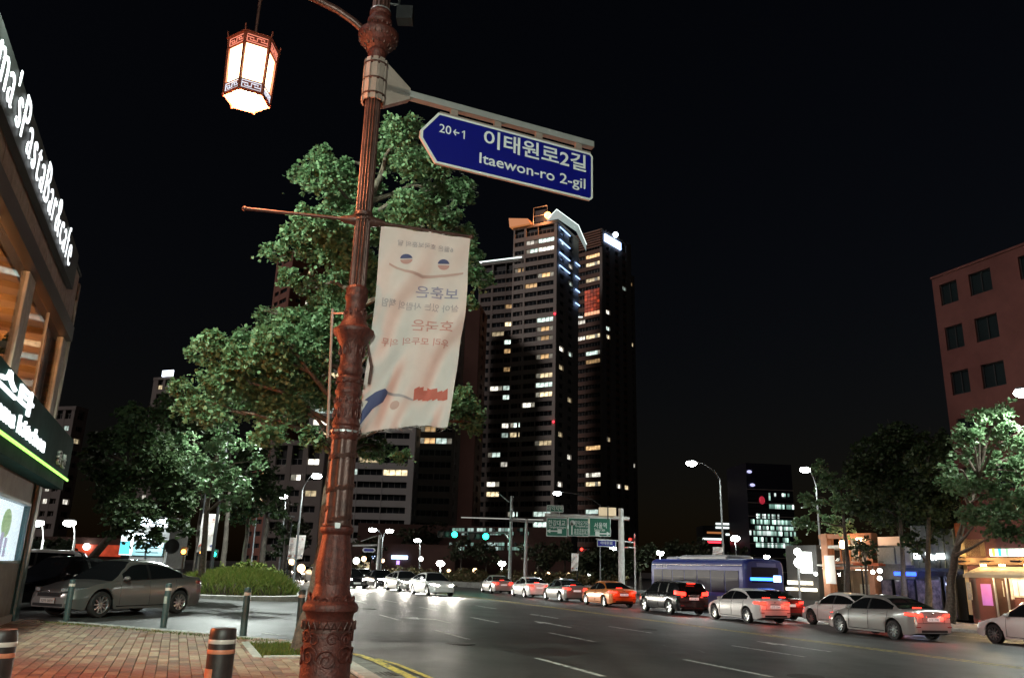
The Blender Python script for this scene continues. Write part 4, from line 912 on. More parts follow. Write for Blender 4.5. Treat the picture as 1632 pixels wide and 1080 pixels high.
    # wheels
    for xw, nm in ((xf,0),(xr,1)):
        for sgn in (1,-1):
            wh = bpy.data.objects.new('wheel', None); COL.objects.link(wh); wh.parent = root; wh.location = (xw, sgn*(hw-.13), r)
            wh.rotation_euler = (math.pi/2*(-sgn), 0, 0) if sgn > 0 else (math.pi/2,0,0)
            # local z points outward
            tkey = ('tyre', r)
            if tkey not in _tc:
                m = MB(); m.lathe([(r*.68,-.10),(r*.93,-.10),(r,-.07),(r,.07),(r*.94,.10),(r*.70,.105),(r*.68,.09)], 28, capb=False, capt=False); _tc[tkey] = m.mesh('tyre', M_['rubber'])
                m = MB(); m.lathe([(r*.70,.10),(r*.66,.085),(r*.64,.03),(r*.64,-.08)], 28, capb=False, capt=False); m.lathe([(r*.64,.0),(.01,.0)], 20, 1, capb=False, capt=False); m.lathe([(.055,.06),(.05,.085),(.01,.09)], 12)
                for q in range(10 if not suv else 5):
                    aa = 2*math.pi*q/(10 if not suv else 5); ww = .018 if not suv else .04
                    m.add([(0.04,-ww,.07),(r*.66,-ww*.8,.085),(r*.66,ww*.8,.085),(.04,ww,.07),(0.04,-ww,.03),(r*.66,-ww*.8,.05),(r*.66,ww*.8,.05),(.04,ww,.03)],[(0,1,2,3),(0,4,5,1),(3,2,6,7),(1,5,6,2)],0,False,Matrix.Rotation(aa,4,'Z'))
                _tc[('rim', r)] = m.mesh('rim', [M_['alloy'], M_['dark']])
            link('tyre', _tc[tkey], wh); link('rim', _tc[('rim', r)], wh)
    m = MB(); m.box((xr-.5,-hw+.30,.19),(xf+.5,hw-.30,.72)); m.box((X(.97),-hw*.7,.24),(X(.03),hw*.7,.40)); m.box((xr+.45,-hw*.90,zsill+.02),(xf-.45,hw*.90,.42)); m.build('underbody', M_['dark'], root)
    # lamps wrapped round the corners
    def wrap(us, z0f, z1f, yend, end, mat, nm, off=.010):
        for sgn in (1,-1):
            pth = []
            for u in us: pth.append((X(u), side_y(u, .8)+off, None, u))
            xe = X(us[-1])+(-off if end else off); w1 = side_y(us[-1], .8)
            for f in (.94,.85,.7,.55,.4):
                if f*w1 < yend*hw: break
                pth.append((xe, w1*f, None, us[-1]))
            pth.append((xe, yend*hw, None, us[-1])); N_ = len(pth); vv = []
            for i, (x, y, _, u) in enumerate(pth):
                k = i/(N_-1); z0, z1 = z0f(k), z1f(k); vv += [(x, sgn*y, z0), (x, sgn*y*.99, z1)]
            m = MB(); m.add(vv, [(2*i,2*i+1,2*i+3,2*i+2) if sgn > 0 else (2*i,2*i+2,2*i+3,2*i+1) for i in range(N_-1)], 0, True); m.build(nm, mat, root)
            m = MB(); m.tube([(vv[2*i][0],vv[2*i][1],vv[2*i][2]) for i in range(N_)], .006, 4); m.tube([(vv[2*i+1][0],vv[2*i+1][1],vv[2*i+1][2]) for i in range(N_)], .006, 4)
            m.build('lamp_trim', M_['dark'], root)
    tz = .80 if not suv else .95
    tm = emit('tail_lamp_%g' % tail, (1,.028,.016), tail, sample=True) if tail else pbr('tail_lens', (.25,.01,.01), .15, coat=1)
    wrap([.915,.94,.965,.985,1.0], lambda k: tz-.02+.06*(1-k)-.0*k, lambda k: tz+.13-.02*k if not suv else tz+.22-.05*k, .50, True, tm, 'tail_light')
    hm = emit('head_lamp_%g' % head, (1,.93,.80), head, sample=True) if head else pbr('head_lens', (.28,.29,.30), .08, metal=.3, coat=1, var=.5, scale=30)
    hz = .62 if not suv else .78
    wrap([.115,.08,.05,.025,.008], lambda k: hz+.06-.05*k, lambda k: hz+.13+.0*k-.02*k, .42, False, hm, 'headlight')
    if tail:
        m = MB(); m.bevbox((X(.985)-.02,-.16,smooth_tab(deck,.98)+.03),(X(.985)+.02,.16,smooth_tab(deck,.98)+.055),.004)
        if not suv: m = MB(); m.box((X(rs0+.17)-.02,-.18,1.06),(X(rs0+.17)+.02,.18,1.09))
        else: m = MB(); m.box((X(.945)-.02,-.22,H-.11),(X(.945)+.02,.22,H-.075))
        m.build('brake_light', tm, root)
        if tailpow: 
            for sgn in (1,-1): lamp('tail_glow', root, (-L/2-.25, sgn*hw*.65, tz), (1,.07,.04), tailpow*.5, r=.12)
    if beam:
        for sgn in (1,-1):
            l = lamp('headlight_beam', root, (L/2+.06, sgn*hw*.68, hz+.07), (1,.93,.80), beam, 'SPOT', r=.09, spot_size=R(80), spot_blend=.7); l.rotation_euler = (0, R(-90+6), 0)
    pz = .72 if not suv else .80
    pz2 = .42 if not suv else .5
    for end in (1, 0):
        z = (pz if not suv else pz) if end else pz2; x = -L/2-.008 if end else L/2+.012
        m = MB(); m.bevbox((min(x,x-.012),-.26,z-.06),(max(x,x+.0),.26,z+.06),.004) if end else m.bevbox((x,-.26,z-.06),(x+.014,.26,z+.06),.004)
        po = m.build('number_plate', emit('plate_lit',(1,.96,.9),.35) if (tail and end) else M_['plate'], root)
        if plate_txt:
            Mx = Matrix(((0,0,-1 if end else 1,x-.016 if end else x+.018),((-1 if end else 1),0,0,0),(0,1,0,z),(0,0,0,1))); text('plate_text', plate_txt, 1.0, M_['ink'], po, Mx, fit=(.42,.075))
    if detail:
        m = MB()   # grille and lower intake
        m.bevbox((L/2-.06,-.42*hw/.91,.52 if not suv else .66),(L/2+.006,.42*hw/.91,.62 if not suv else .80),.01); m.bevbox((L/2-.10,-.55,.28),(L/2+.002,.55,.36),.01); m.build('grille', M_['dark'], root)
        m = MB(); m.ball((L/2+.012,0,.635 if not suv else .80),.04,12,0,(.3,1,.8)); m.ball((-L/2+.03,0,.90),.045,12,0,(.9,1.3,.5)); m.build('badge', M_['chrome'], root)
        m = MB(); zz_ = .60 if not suv else .74
        m.tube([(X(.985),-hw*.87,zz_),(-L/2-.004,-hw*.76,zz_),(-L/2-.006,0,zz_),(-L/2-.004,hw*.76,zz_),(X(.985),hw*.87,zz_)],.007,4); m.tube([(-L/2-.004,-hw*.5,zz_+.01),(-L/2-.004,-hw*.52,zz_+.2)],.006,4); m.tube([(-L/2-.004,hw*.5,zz_+.01),(-L/2-.004,hw*.52,zz_+.2)],.006,4); m.build('boot_seam', M_['dark'], root)
        m = MB(); m.bevbox((-L/2-.02,-.30,zz_+.20),(-L/2+.0,.30,zz_+.225),.004); m.build('boot_trim', M_['chrome'], root)
        for sgn in (1,-1): m = MB(); m.bevbox((-L/2-.012,sgn*.66-.09,.46),(-L/2+.03,sgn*.66+.09,.49),.004); m.build('reflector', pbr('tail_lens', (.25,.01,.01), .15, coat=1), root)
        m = MB(); m.bevbox((-L/2-.015,-.55,.30),(-L/2+.10,.55,.38),.01); m.build('rear_diffuser', M_['dark'], root)
        for sgn in (1,-1):
            for u in (.315,.535,.745):
                x = X(u); zt_ = smooth_tab(deck,u)-.05; P = [(x-.0,sgn*(side_y(u,z)+.002),z) for z in (.30,.46,.62,zt_-.06,zt_)]
                if u == .745: P = [(xr+Ra*.72, sgn*(side_y(u,.5)+.002), .62)]+[(x,sgn*(side_y(u,z)+.002),z) for z in (.78,zt_)]
                m = MB(); m.tube(P,.008,4,smooth=False); m.build('door_seam', M_['dark'], root)
            P = [(X(u),sgn*(side_y(u,.26)*.955+.004),.27+.0) for u in (.30,.4,.5,.6,.7)]; m = MB(); m.tube(P,.012,5); m.build('sill_trim', M_['chrome'] if not suv else M_['dark'], root)
            for u in (.50,.70):
                m = MB(); zc_ = smooth_tab(deck,u)-.16; m.tube([(X(u)+.10,sgn*(side_y(u,zc_)+.004),zc_),(X(u)+.07,sgn*(side_y(u,zc_)+.03),zc_+.003),(X(u)-.07,sgn*(side_y(u,zc_)+.03),zc_+.003),(X(u)-.10,sgn*(side_y(u,zc_)+.004),zc_)],.011,6); m.build('door_handle', paint_ if not suv else M_['chrome'], root)
            zc_ = smooth_tab(deck,.33)+.05; m = MB(); m.ball((X(.335),sgn*(hw+.05),zc_),.1,12,0,(.7,1.05,.62)); m.tube([(X(.33),sgn*(hw-.1),zc_-.05),(X(.335),sgn*hw,zc_-.02)],.02,6); m.build('wing_mirror', paint_, root)
            # chrome line round the side glass
            P = []
            for u in [sg0+(sg1-sg0)*i/14 for i in range(15)]: q = sec(u); p_ = q[2]; P.append((p_[0], sgn*(p_[1]+.004), p_[2]))
            m = MB(); m.tube(P,.006,4); P = [(sec(u)[0][0], sgn*(sec(u)[0][1]+.006), sec(u)[0][2]+.012) for u in (sg0,.45,.6,sg1)]; m.tube(P,.006,4); m.build('window_trim', M_['chrome'], root)
            if head == 0 and not tail:
                m = MB(); m.ball((L/2-.10,sgn*hw*.68,.32),.07,10,0,(.4,1,.7)); m.build('fog_light', MATS.get('head_lens') or M_['chrome'], root)
        m = MB(); m.tube([(X(rs0-.04),0,smooth_tab(roof,rs0-.04)),(X(rs0-.02),0,smooth_tab(roof,rs0)+.08)],[.012,.003],5); m.build('aerial', M_['dark'], root)
        if suv:
            for sgn in (1,-1):
                P = [(X(u), sgn*(hw*yr_-.05), smooth_tab(roof,u)+.035) for u in (.42,.5,.6,.7,.8,.88)]; m = MB(); m.tube(P,.014,5); m.build('roof_rail', M_['black'], root)
    return root
def on_road(s, t, yaw=0):
    p = W3(s,t,gz(t)); return p, YAW_ROAD+yaw
silver = car_paint('silver_paint', (.50,.48,.46)); white_p = car_paint('white_paint', (.72,.71,.69), .1, .35); black_p = car_paint('black_car_paint', (.012,.012,.014), .3, .2)
orange_p = car_paint('orange_paint', (.55,.17,.03), .2, .35); grey_p = car_paint('grey_paint', (.25,.24,.23)); blue_p = car_paint('blue_paint', (.03,.04,.14), .4); darkred = car_paint('dark_red_paint', (.22,.02,.02), .3)
# parked on the left
hd = R(247); c0 = Vector((-10.85, 23.9, .07))
car(c0, hd, 'sedan', car_paint('dull_silver_paint', (.23,.22,.21)), 'silver sedan parked on the left behind the bollards', L=4.6, H=1.47, plate_txt='52마 3079', name='parked_sedan')
car(Vector((-13.9,26.6,.07)), R(250), 'sedan', black_p, 'black car parked between the shop corner and the silver sedan', L=4.8, H=1.52, plate_txt='48러 5120', name='parked_car')
car(Vector((-17.2,33.5,.07)), math.atan2(-.8,-.6), 'sedan', blue_p, 'dark blue car parked beyond the roof of the silver sedan', name='parked_car', detail=False)
car(Vector((-22.5,40,.07)), math.atan2(-.3,-.95), 'suv', white_p, 'pale tall car parked far left under the twin lot lamps', H=1.8, name='parked_car', detail=False)
# queue driving away on the far side of the centre line: (s, t) of the middle of the car
Q = [ (23.8, 24.4, -4, 'sedan', silver, 'silver sedan waiting in the queue with its brake lights glowing', dict(L=4.6, tail=6, tailpow=14, plate_txt='31보 7745', H=1.45)),
      (31.8, 24.4, -4, 'sedan', white_p, 'white sedan stopped behind the bus with red brake lights', dict(L=4.4, tail=6, tailpow=16, plate_txt='07조 2264', H=1.43)),
      (38.0, 24.4, -4, 'suv', black_p, 'black SUV with roof rails and bright red brake lights in the queue', dict(L=4.6, tail=6, tailpow=26, plate_txt='64나 8812', H=1.62, Wd=1.85)),
      (45.0, 24.4, -4, 'sedan', orange_p, 'orange taxi in the queue just beyond the black SUV', dict(L=4.6, tail=6, tailpow=20, plate_txt='33바 1506')),
      (51.5, 24.6, -4, 'sedan', grey_p, 'grey sedan in the queue just beyond the orange taxi', dict(L=4.6, tail=5, tailpow=14, detail=False)),
      (58.0, 24.8, -4, 'sedan', white_p, 'pale sedan in the line of brake lights, next beyond the grey sedan', dict(L=4.6, tail=5, tailpow=14, detail=False)),
      (66.0, 25.2, -5, 'sedan', silver, 'silver car at the far end of the line of brake lights', dict(L=4.6, tail=5, tailpow=10, detail=False)),
      (29.3, 27.9, -4, 'sedan', white_p, 'pale sedan half hidden behind the silver sedan', dict(L=4.6, tail=6, tailpow=10)),
      (35.5, 28.3, -4, 'sedan', darkred, 'dark red car seen between the white sedan and the pale sedan', dict(L=4.6, tail=6, tailpow=16)),
      (20.2, 28.0, -3, 'sedan', white_p, 'pale sedan cut off by the right edge of the picture', dict(L=4.6, tail=4, H=1.5)),
]
for s, t, yw, kind, pt_, lab, kw in Q:
    p, h = on_road(s, t); car(p, YAW_ROAD+R(yw), kind, pt_, lab, name='queued_'+('suv' if kind == 'suv' else 'sedan'), group='cars queueing with brake lights on', **kw)
# oncoming cars with dipped headlights, added in place of passing traffic's light streaks
oc = [(54,16.0,'nearest oncoming white car with headlights on, beyond the turn arrows',white_p),(61.5,16.0,'second oncoming silver car in the lane beside the centre line',silver),(69,16.0,'third oncoming dark car in the lane beside the centre line',black_p),(76.5,16.0,'fourth oncoming white car in the lane beside the centre line',white_p),(84,16.1,'fifth oncoming grey car in the lane beside the centre line',grey_p),(92,16.2,'sixth oncoming silver car in the lane beside the centre line',silver),
 (64,12.4,'nearest oncoming black car of the nearer lane, just right of the lamp post',black_p),(72,12.4,'second oncoming silver car of the nearer lane, hidden partly by the post',silver),(80,12.5,'third oncoming white car of the nearer lane, left of the post base',white_p),(89,12.6,'fourth oncoming grey car of the nearer lane, left of the post base',grey_p),(99,12.8,'farthest oncoming car in the nearer lane, by the grass island',silver)]
for s, t, lab, pt_ in oc:
    p = W3(s,t,gz(t)); car(p, YAW_ROAD+math.pi+R(4), 'sedan', pt_, lab, name='oncoming_car', group='added oncoming cars with headlights on', head=90, beam=1700, detail=False)
# ================================================================== BUS
bus_blue = pbr('bus_blue', (.012,.028,.22), .45, metal=.1, coat=.2); bus_roof = car_paint('bus_roof_grey', (.30,.32,.35), .1, .45); bglass = pbr('bus_glass', (.007,.008,.03), .4, spec=.12)
bp = W3(42.6, 30.2, gz(30.2)); bus = thing('city_bus', 'blue city bus with lit blue rear display behind the queue of cars', 'bus', bp, YAW_ROAD-R(4))
L, Wd, H = 11.0, 2.5, 3.0; h2 = L/2
m = MB(); vs = []; prof = [(-1,.30),(-1,1.0),(-1,2.55),(-.97,2.78),(-.88,2.93),(-.6,3.0),(0,3.02),(.6,3.0),(.88,2.93),(.97,2.78),(1,2.55),(1,1.0),(1,.30)]
st_x = [(-h2,.90,-.10),(-h2+.08,.97,-.03),(-h2+.25,1,0),(h2-.3,1,0),(h2-.1,.97,-.03),(h2,.90,-.1)]
for x, k, dz in st_x: vs += [(x, y*Wd/2*k, z+(dz if z > 2 else 0)) for y, z in prof]
n = len(prof); fs_ = [(i*n+j,(i+1)*n+j,(i+1)*n+j+1,i*n+j+1) for i in range(5) for j in range(n-1)]+[tuple(range(n)), tuple(reversed(range(5*n,6*n)))]+[(i*n,(i*n+n-1),((i+1)*n+n-1),(i+1)*n) for i in range(5)]
m.add(vs, fs_, 0, False); m.build('body', bus_blue, bus)
for sgn in (1,-1):
    y = sgn*(Wd/2+.004); xs = [-h2+.6,-3.5,-2.0,-.5,1.0,2.5,3.8,5.0]
    for i in range(7):
        m = MB(); m.bevbox((xs[i]+.04,min(y,y+sgn*.012),1.15),(xs[i+1]-.04,max(y,y+sgn*.012),2.35),.01); m.build('side_window', bglass, bus)
        m = MB(); m.box((xs[i]+.1,min(y+sgn*.013,y+sgn*.02),1.92),(xs[i+1]-.1,max(y+sgn*.013,y+sgn*.02),1.95)); m.build('window_bar', M_['black'], bus)
    m = MB(); m.box((-h2+.3,min(y,y+sgn*.01),.42),(h2-.3,max(y,y+sgn*.01),.95)); m.build('skirt_band', pbr('bus_skirt',(.03,.04,.12),.5), bus)
    m = MB(); m.box((-h2+.3,min(y,y+sgn*.01),2.62),(h2-.3,max(y,y+sgn*.01),2.66)); m.build('trim_line', M_['chrome'], bus)
text('side_lettering', 'SEOUL BUS', 1.0, pbr('pale_lettering',(.5,.55,.7),.5), bus, Matrix(((-1,0,0,3.9),(0,0,1,Wd/2+.012),(0,1,0,2.52),(0,0,0,1))), fit=(1.5,.16), bold=.02, shear=.3)
def rear(a, b, mat, nm, c=.01):  # a,b = (y,z) on the rear face
    m = MB(); m.bevbox((-h2-.02,min(a[0],b[0]),a[1]),(-h2+.02,max(a[0],b[0]),b[1]),c); return m.build(nm, mat, bus)
rear((-.85,1.75),(.85,2.55), bglass, 'rear_window'); rear((-.7,2.58),(.5,2.78), pbr('bus_panel',(.12,.15,.45),.4), 'rear_panel')
m = MB(); m.box((-h2-.035,-.86,1.86),(-h2-.021,.95,2.02)); m.build('display_strip', emit('bus_blue_led',(.04,.22,1.0),5,sample=True), bus)
m = MB(); m.box((-h2-.045,-.98,1.80),(-h2-.036,-.50,2.14)); m.build('display_panel', emit('bus_white_led',(.35,.6,1.0),5), bus)
m = MB(); m.box((-h2-.04,-.75,.98),(-h2-.021,-.35,1.08)); m.build('plate_light', MATS['bus_white_led'], bus)
text('fleet_number', '0018', 1.0, pbr('fleet_white',(.7,.7,.75),.5), bus, Matrix(((0,0,-1,-h2-.024),(-1,0,0,.5),(0,1,0,1.12),(0,0,0,1))), fit=(.5,.18), bold=.02)
rear((-.9,.75),(.9,1.35), pbr('engine_grille',(.03,.04,.09),.5), 'engine_cover')
for sgn in (1,-1):
    m = MB(); m.bevbox((-h2-.03,sgn*1.02-.07,.8),(-h2+.02,sgn*1.02+.07,1.3),.01); m.build('tail_light', emit('bus_tail',(1,.06,.03),7,sample=True), bus)
    for xw in (-2.9, 2.9):
        w_ = bpy.data.objects.new('wheel', None); COL.objects.link(w_); w_.parent = bus; w_.location = (xw, sgn*(Wd/2-.12), .48); w_.rotation_euler = (-math.pi/2*sgn,0,0)
        m = MB(); m.lathe([(.30,-.12),(.44,-.12),(.48,-.08),(.48,.08),(.44,.12),(.30,.13)],24); m.build('tyre', M_['rubber'], w_); m = MB(); m.lathe([(.29,.131),(.2,.135),(.12,.16),(.01,.16)],16); m.build('rim', M_['galv'], w_)
m = MB(); m.bevbox((-3.2,-.9,2.99),(2.2,.9,3.22),.1); m.build('roof_unit', bus_roof, bus)
m = MB(); m.bevbox((2.8,-.7,2.99),(4.3,.7,3.15),.08); m.build('roof_hatch', bus_roof, bus)

# ================================================================== STREET LAMPS
lensm = emit('lamp_lens', (.93,1.0,.97), 60, sample=False)
def street_lamp(head, pole_xy, label, zg, power, twin=None, col=(.90,1.0,.93), pm=None, size=1.0, group='street lamps', spot=False, name='street_lamp', h_over=.0):
    """head: world position of the light; pole stands at pole_xy on ground zg"""
    pm = pm or MATS.get('lamp_pole') or pbr('lamp_pole',(.16,.165,.17),.45,metal=.5); head = Vector(head); pb = Vector((pole_xy[0], pole_xy[1], zg)); t = thing(name, label, 'street lamp', pb, 0, group)
    heads = [head]+([Vector(twin)] if twin is not None else []); hz_ = head.z-zg
    ztop = hz_-.9 if abs((head-pb).xy.length) > .4 else hz_-.15
    m = MB(); m.lathe([(.14,0),(.14,.35),(.085,.45),(.07,ztop*.6),(.05,ztop)], 12); m.build('pole', pm, t)
    for hh in heads:
        q = hh-pb; d = Vector((q.x,q.y,0)); dl = d.length; m = MB()
        if dl > .4: m.tube([(0,0,ztop-.1),(d.x*.2,d.y*.2,ztop+.45),(d.x*.55,d.y*.55,q.z+.0),(d.x*.9,d.y*.9,q.z+.09)], .035, 8); m.build('arm', pm, t)
        else: d = Vector((0,-1,0)); m.tube([(0,0,ztop-.02),(q.x,q.y,q.z+.08)], .05, 8); m.build('arm', pm, t)
        ang = math.atan2(d.y,d.x); M = Matrix.Translation(q) @ Matrix.Rotation(ang,4,'Z')
        m = MB(); m.ball((0,0,.09),.34*size,14,0,(1.25,.62,.34)); m.build('lamp_head', pm, t, M)
        m = MB(); m.ball((0,0,-.05),.33*size,12,0,(1.25,.95,.62)); m.build('lens', lensm, t, M)
        if power: lamp('lamp_light', t, q+Vector((0,0,-.34*size)), col, power*.62, 'SPOT', r=.18, spot_size=R(160), spot_blend=.4)
    return t
def up(u, v, D): return at(u, v, D)
h = up(1102,737,56); street_lamp(h, (up(1153,885,57).x, 57), 'tall street lamp on the bare pole right of the road sign gantry', -.45, 3500)
h = up(1283,747,54); street_lamp(h, (up(1310,900,55).x, 55), 'street lamp whose head sits beside the dark roadside trees', -.45, 3000)
h = up(888,785,80); street_lamp(h, (up(957,890,81).x, 81), 'street lamp with its arm just above the green road sign', -.5, 3500)
h = up(1629,624,34); street_lamp(h, (up(1690,900,34.5).x, 34.5), 'bright street lamp on the right edge above the lit tree', -.45, 5200)
h = up(416,645,38); street_lamp(h, (up(333,930,39).x, 39), 'street lamp shining through the big ginkgo tree', .07, 13000, pm=M_['black'])
h = up(505,757,56); street_lamp(h, (up(470,905,57).x, 57), 'street lamp left of the post with the apartment block behind', .05, 3000)
h = up(452,790,72); street_lamp(h, (up(445,905,72.5).x, 72.5), 'smaller street lamp by the twin banner poles', .05, 3000)
a_, b_ = up(594,843,92), up(621,845,92); street_lamp(a_, (up(606,915,92).x, 92), 'double headed street lamp right of the post base', -.2, 1800, twin=b_, size=1.1)
h = up(665,860,120); street_lamp(h, (up(668,900,120).x, 120.2), 'distant single street lamp between the double lamp and the signals', -.2, 2500, size=1.3)
h = up(702,897,118); street_lamp(h, (h.x, 118.1), 'very bright low lamp just above the road in the far distance', -.3, 2500, size=1.9)
h = up(800,897,118); street_lamp(h, (h.x, 118.1), 'bright low lamp beside the signal pole', -.3, 2500, size=1.7)
h = up(977,873,100); street_lamp(h, (up(990,920,100).x, 100.5), 'street lamp seen just under the small blue road sign', -.3, 2000, size=1.0)
for u, v, lab, sz in ((1052,880,'distant lamp above the left end of the bus roof',1.5),(1086,889,'distant low lamp over the middle of the bus',1.2),(1172,857,'distant lamp in front of the dark office tower',1.8),(1222,886,'lamp seen just over the rear of the bus',1.2)):
    h = up(u,v,105); street_lamp(h, (h.x, 105.1), lab, -.5, 800, size=sz)
for u, v, lab in ((60,832,'pale lot lamp at the far left nearest the shop corner'),(111,832,'pale lot lamp at the far left, second from the shop')):
    h = up(u,v,45); b = up(u-1,905,45); street_lamp(h, (b.x, 45.1), lab, .05, 700, pm=M_['palepole'], size=.8, group='lot lamps')
# two more lamps of the rows, assumed out of view to light the street
street_lamp(W3(-12,4.2,9.6), W3(-12,1.8)[:2], 'street lamp assumed on the near kerb behind the viewpoint to light the street', .1, 6500)
street_lamp(W3(4,29.0,9.2), W3(4,33.6)[:2], 'street lamp assumed out of view on the far kerb opposite the viewpoint', -.45, 6000)
# small ornate lantern posts across the road
for u, v, lab in ((1343,868,'small warm lantern on the brick framed shop front'),(1369,857,'small warm lantern on the dark post beside the round tree')):
    h = up(u,v,50); t = thing('lantern_post', lab, 'street lamp', (h.x,h.y,-.45), 0, 'small warm lanterns across the road')
    m = MB(); m.lathe([(.14,0),(.12,.6),(.06,.8),(.045,h.z+.2)],12); m.build('pole', M_['black'], t)
    m = MB(); m.lathe([(.10,h.z+.25),(.17,h.z+.30),(.20,h.z+.62),(.10,h.z+.72)],6,smooth=False); m.build('lantern', emit('warm_lamp',(1,.66,.36),22,sample=False), t)
    lamp('lamp_light', t, (0,-.5,h.z+.45), (1,.6,.3), 90, r=.15)

# ================================================================== SIGNALS AND GANTRY
def V(p): return Vector(p)
gD = 62; gp = at(991,930,gD); gt = thing('road_sign_gantry', 'pale gantry pole and arm carrying the green direction signs', 'gantry', (gp.x, gD, -.5))
ztop = at(992,810,gD).z+.5
m = MB(); m.lathe([(.26,0),(.24,.5),(.20,ztop)],14); m.build('pole', M_['palepole'], gt)
g0 = at(868,818,gD)-gp; g1 = at(1000,832,gD)-gp; o_ = Vector((gp.x,gD,-.5))
def G(u,v,dy=0): p = at(u,v,gD)-o_; return Vector((p.x, dy, p.z))
m = MB(); m.tube([G(868,820,-.0),G(1003,826,-.0)], .14, 12); m.build('arm', M_['palepole'], gt)
m = MB(); m.tube([G(950,858),G(1010,864)], .06, 8); m.tube([G(1000,872),G(1012,872)], .05, 8); m.build('lower_arm', M_['galv'], gt)
gsign = pbr('sign_green', (.012,.13,.085), .45); gw = pbr('sign_green_white', (.62,.68,.66), .5)
def panel(par, u0, v0, u1, v1, mat, border, dy=-.25, nm='sign_panel'):
    a, b = G(u0,v1), G(u1,v0); m = MB(); m.bevbox((a.x,dy-.03,a.z),(b.x,dy+.03,b.z),.02)
    o = m.build(nm, border, par); m = MB(); m.box((a.x+.05,dy-.036,a.z+.05),(b.x-.05,dy-.031,b.z-.05)); m.build('panel_face', mat, o); return o
def gtext(par, body, u, v, w, h_, dy=-.30, mat=None): text('lettering', body, 1.0, mat or gw, par, face_M(G(u,v,dy)), fit=(w,h_), bold=.012)
ds = thing('direction_sign', 'large green direction sign with three panels under the gantry arm', 'road sign', o_)
px = gD/FPX*1.0
for (u0,u1), lines in (((870.5,904),(('한강대교',887,834,1.3,.42),('Hangangdaegyo',888,841,1.3,.22))),((905,937.5),(('공덕오거리',926,833,1.05,.34),('Gongdeok Jct',927,838.5,1.0,.2),('효창공원앞역',926,845.5,1.1,.34),('Hyochang Park',926,850.5,1.1,.18))),((938.5,972.5),(('서울역',956,836,.95,.42),('Seoul Stn',955,843,.8,.22)))):
    o = panel(ds, u0, 825.5, u1, 854, gsign, gw)
    for b_, u, v, w, h_ in lines: gtext(o, b_, u, v+ (u-920)*.028, w, h_)
for k, (u, v, kind) in enumerate(((881,847,'L'),(911,841,'U'),(962,849,'R'))):
    c_ = G(u, v+(u-920)*.028, -.30)
    m = MB()
    if kind == 'U': m.prism([(c_.x-.05,c_.z-.5),(c_.x+.05,c_.z-.5),(c_.x+.05,c_.z+.2),(c_.x+.16,c_.z+.2),(c_.x,c_.z+.45),(c_.x-.16,c_.z+.2),(c_.x-.05,c_.z+.2)], -.296, -.288)
    else:
        q = -1 if kind == 'L' else 1; P = [(0,-.05),(.55,-.05),(.55,-.16),(.85,0),(.55,.16),(.55,.05),(0,.05)]
        P = [(c_.x+q*a-(.35*q), c_.z+b) for a, b in P]; m.prism(P if q > 0 else P[::-1], -.296, -.288)
        m.prism([(c_.x-.5*q-.16,c_.z-.16),(c_.x-.5*q+.16,c_.z-.16),(c_.x-.5*q+.16,c_.z+.16),(c_.x-.5*q-.16,c_.z+.16)], -.296, -.288)
    m.build('arrow', gw, ds)
c_ = G(912,833,-.3); m = MB(); m.prism([(c_.x+.2*math.cos(a),c_.z+.2*math.sin(a)) for a in [i*math.pi/6 for i in range(12)]], -.296,-.288); m.build('route_shield', gw, ds)
st2 = thing('station_sign', 'small green station name plate standing on the gantry arm', 'road sign', o_); o = panel(st2, 871, 805.5, 898, 815.5, gsign, gw); gtext(o, '삼각지역', 884.5, 810, 1.1, .34)
m = MB(); 
for u in (878,891): m.tube([G(u,815,-.2),G(u,823,-.1)],.04,6)
m.build('bracket', M_['galv'], st2)
rn = thing('road_name_sign', 'small blue road name sign hung left of the gantry pole', 'road sign', o_); o = panel(rn, 951, 860.5, 981, 870.5, pbr('road_sign_blue',(.02,.025,.26),.4), gw); gtext(o, '이태원로', 966, 865, .9, .25)
bx_ = thing('lit_sign_box', 'pale yellow lit box fixed above the gantry arm by the pole', 'sign', o_); a, b = G(954,821,-.2), G(981,809,-.2)
m = MB(); m.bevbox((a.x,-.35,a.z),(b.x,-.05,b.z),.03); m.build('box', emit('dim_yellow',(1,.80,.52),.42), bx_)
m = MB(); m.box(((a.x+b.x)/2-.03,-.36,a.z-.3),((a.x+b.x)/2+.06,-.351,b.z+.1)); m.build('strap', M_['dark'], bx_)
green_on = emit('signal_green', (.02,1.0,.62), 9, sample=True); red_on = emit('signal_red', (1.0,.03,.02), 6, sample=True); off = pbr('signal_off', (.03,.03,.03), .3)
def signal(u, v, D, on, label, w=1.0, back=False, par=None):
    """horizontal three-lamp head; on = index of the lit lamp"""
    p = at(u, v, D); t = thing('traffic_signal', label, 'traffic light', p); m = MB(); s_ = w
    m.bevbox((-.62*s_,-.1,-.2*s_),(.62*s_,.12,.2*s_),.03); m.build('housing', M_['black'], t)
    for k in range(3):
        x = (-.4+.4*k)*s_; m = MB(); m.lathe([(.17*s_,0),(.16*s_,.03),(.01,.06)],16,M=Matrix.Translation((x,-.11,0)) @ Matrix.Rotation(math.pi/2,4,'X')); m.build('signal_lamp', {0:red_on,2:green_on}.get(k) if k == on else off, t)
        m = MB(); m.lathe([(.19*s_,0),(.19*s_,.2)],16,M=Matrix.Translation((x,-.1,0)) @ Matrix.Rotation(math.pi/2,4,'X'),capb=False,capt=False); m.build('visor', M_['black'], t)
    if on is not None: lamp('signal_glow', t, ((-.4+.4*on)*s_,-.5,0), (.03,1,.6) if on == 2 else (1,.04,.02), 60, r=.1)
    return t
sD = 75; sp_ = at(811,930,sD)
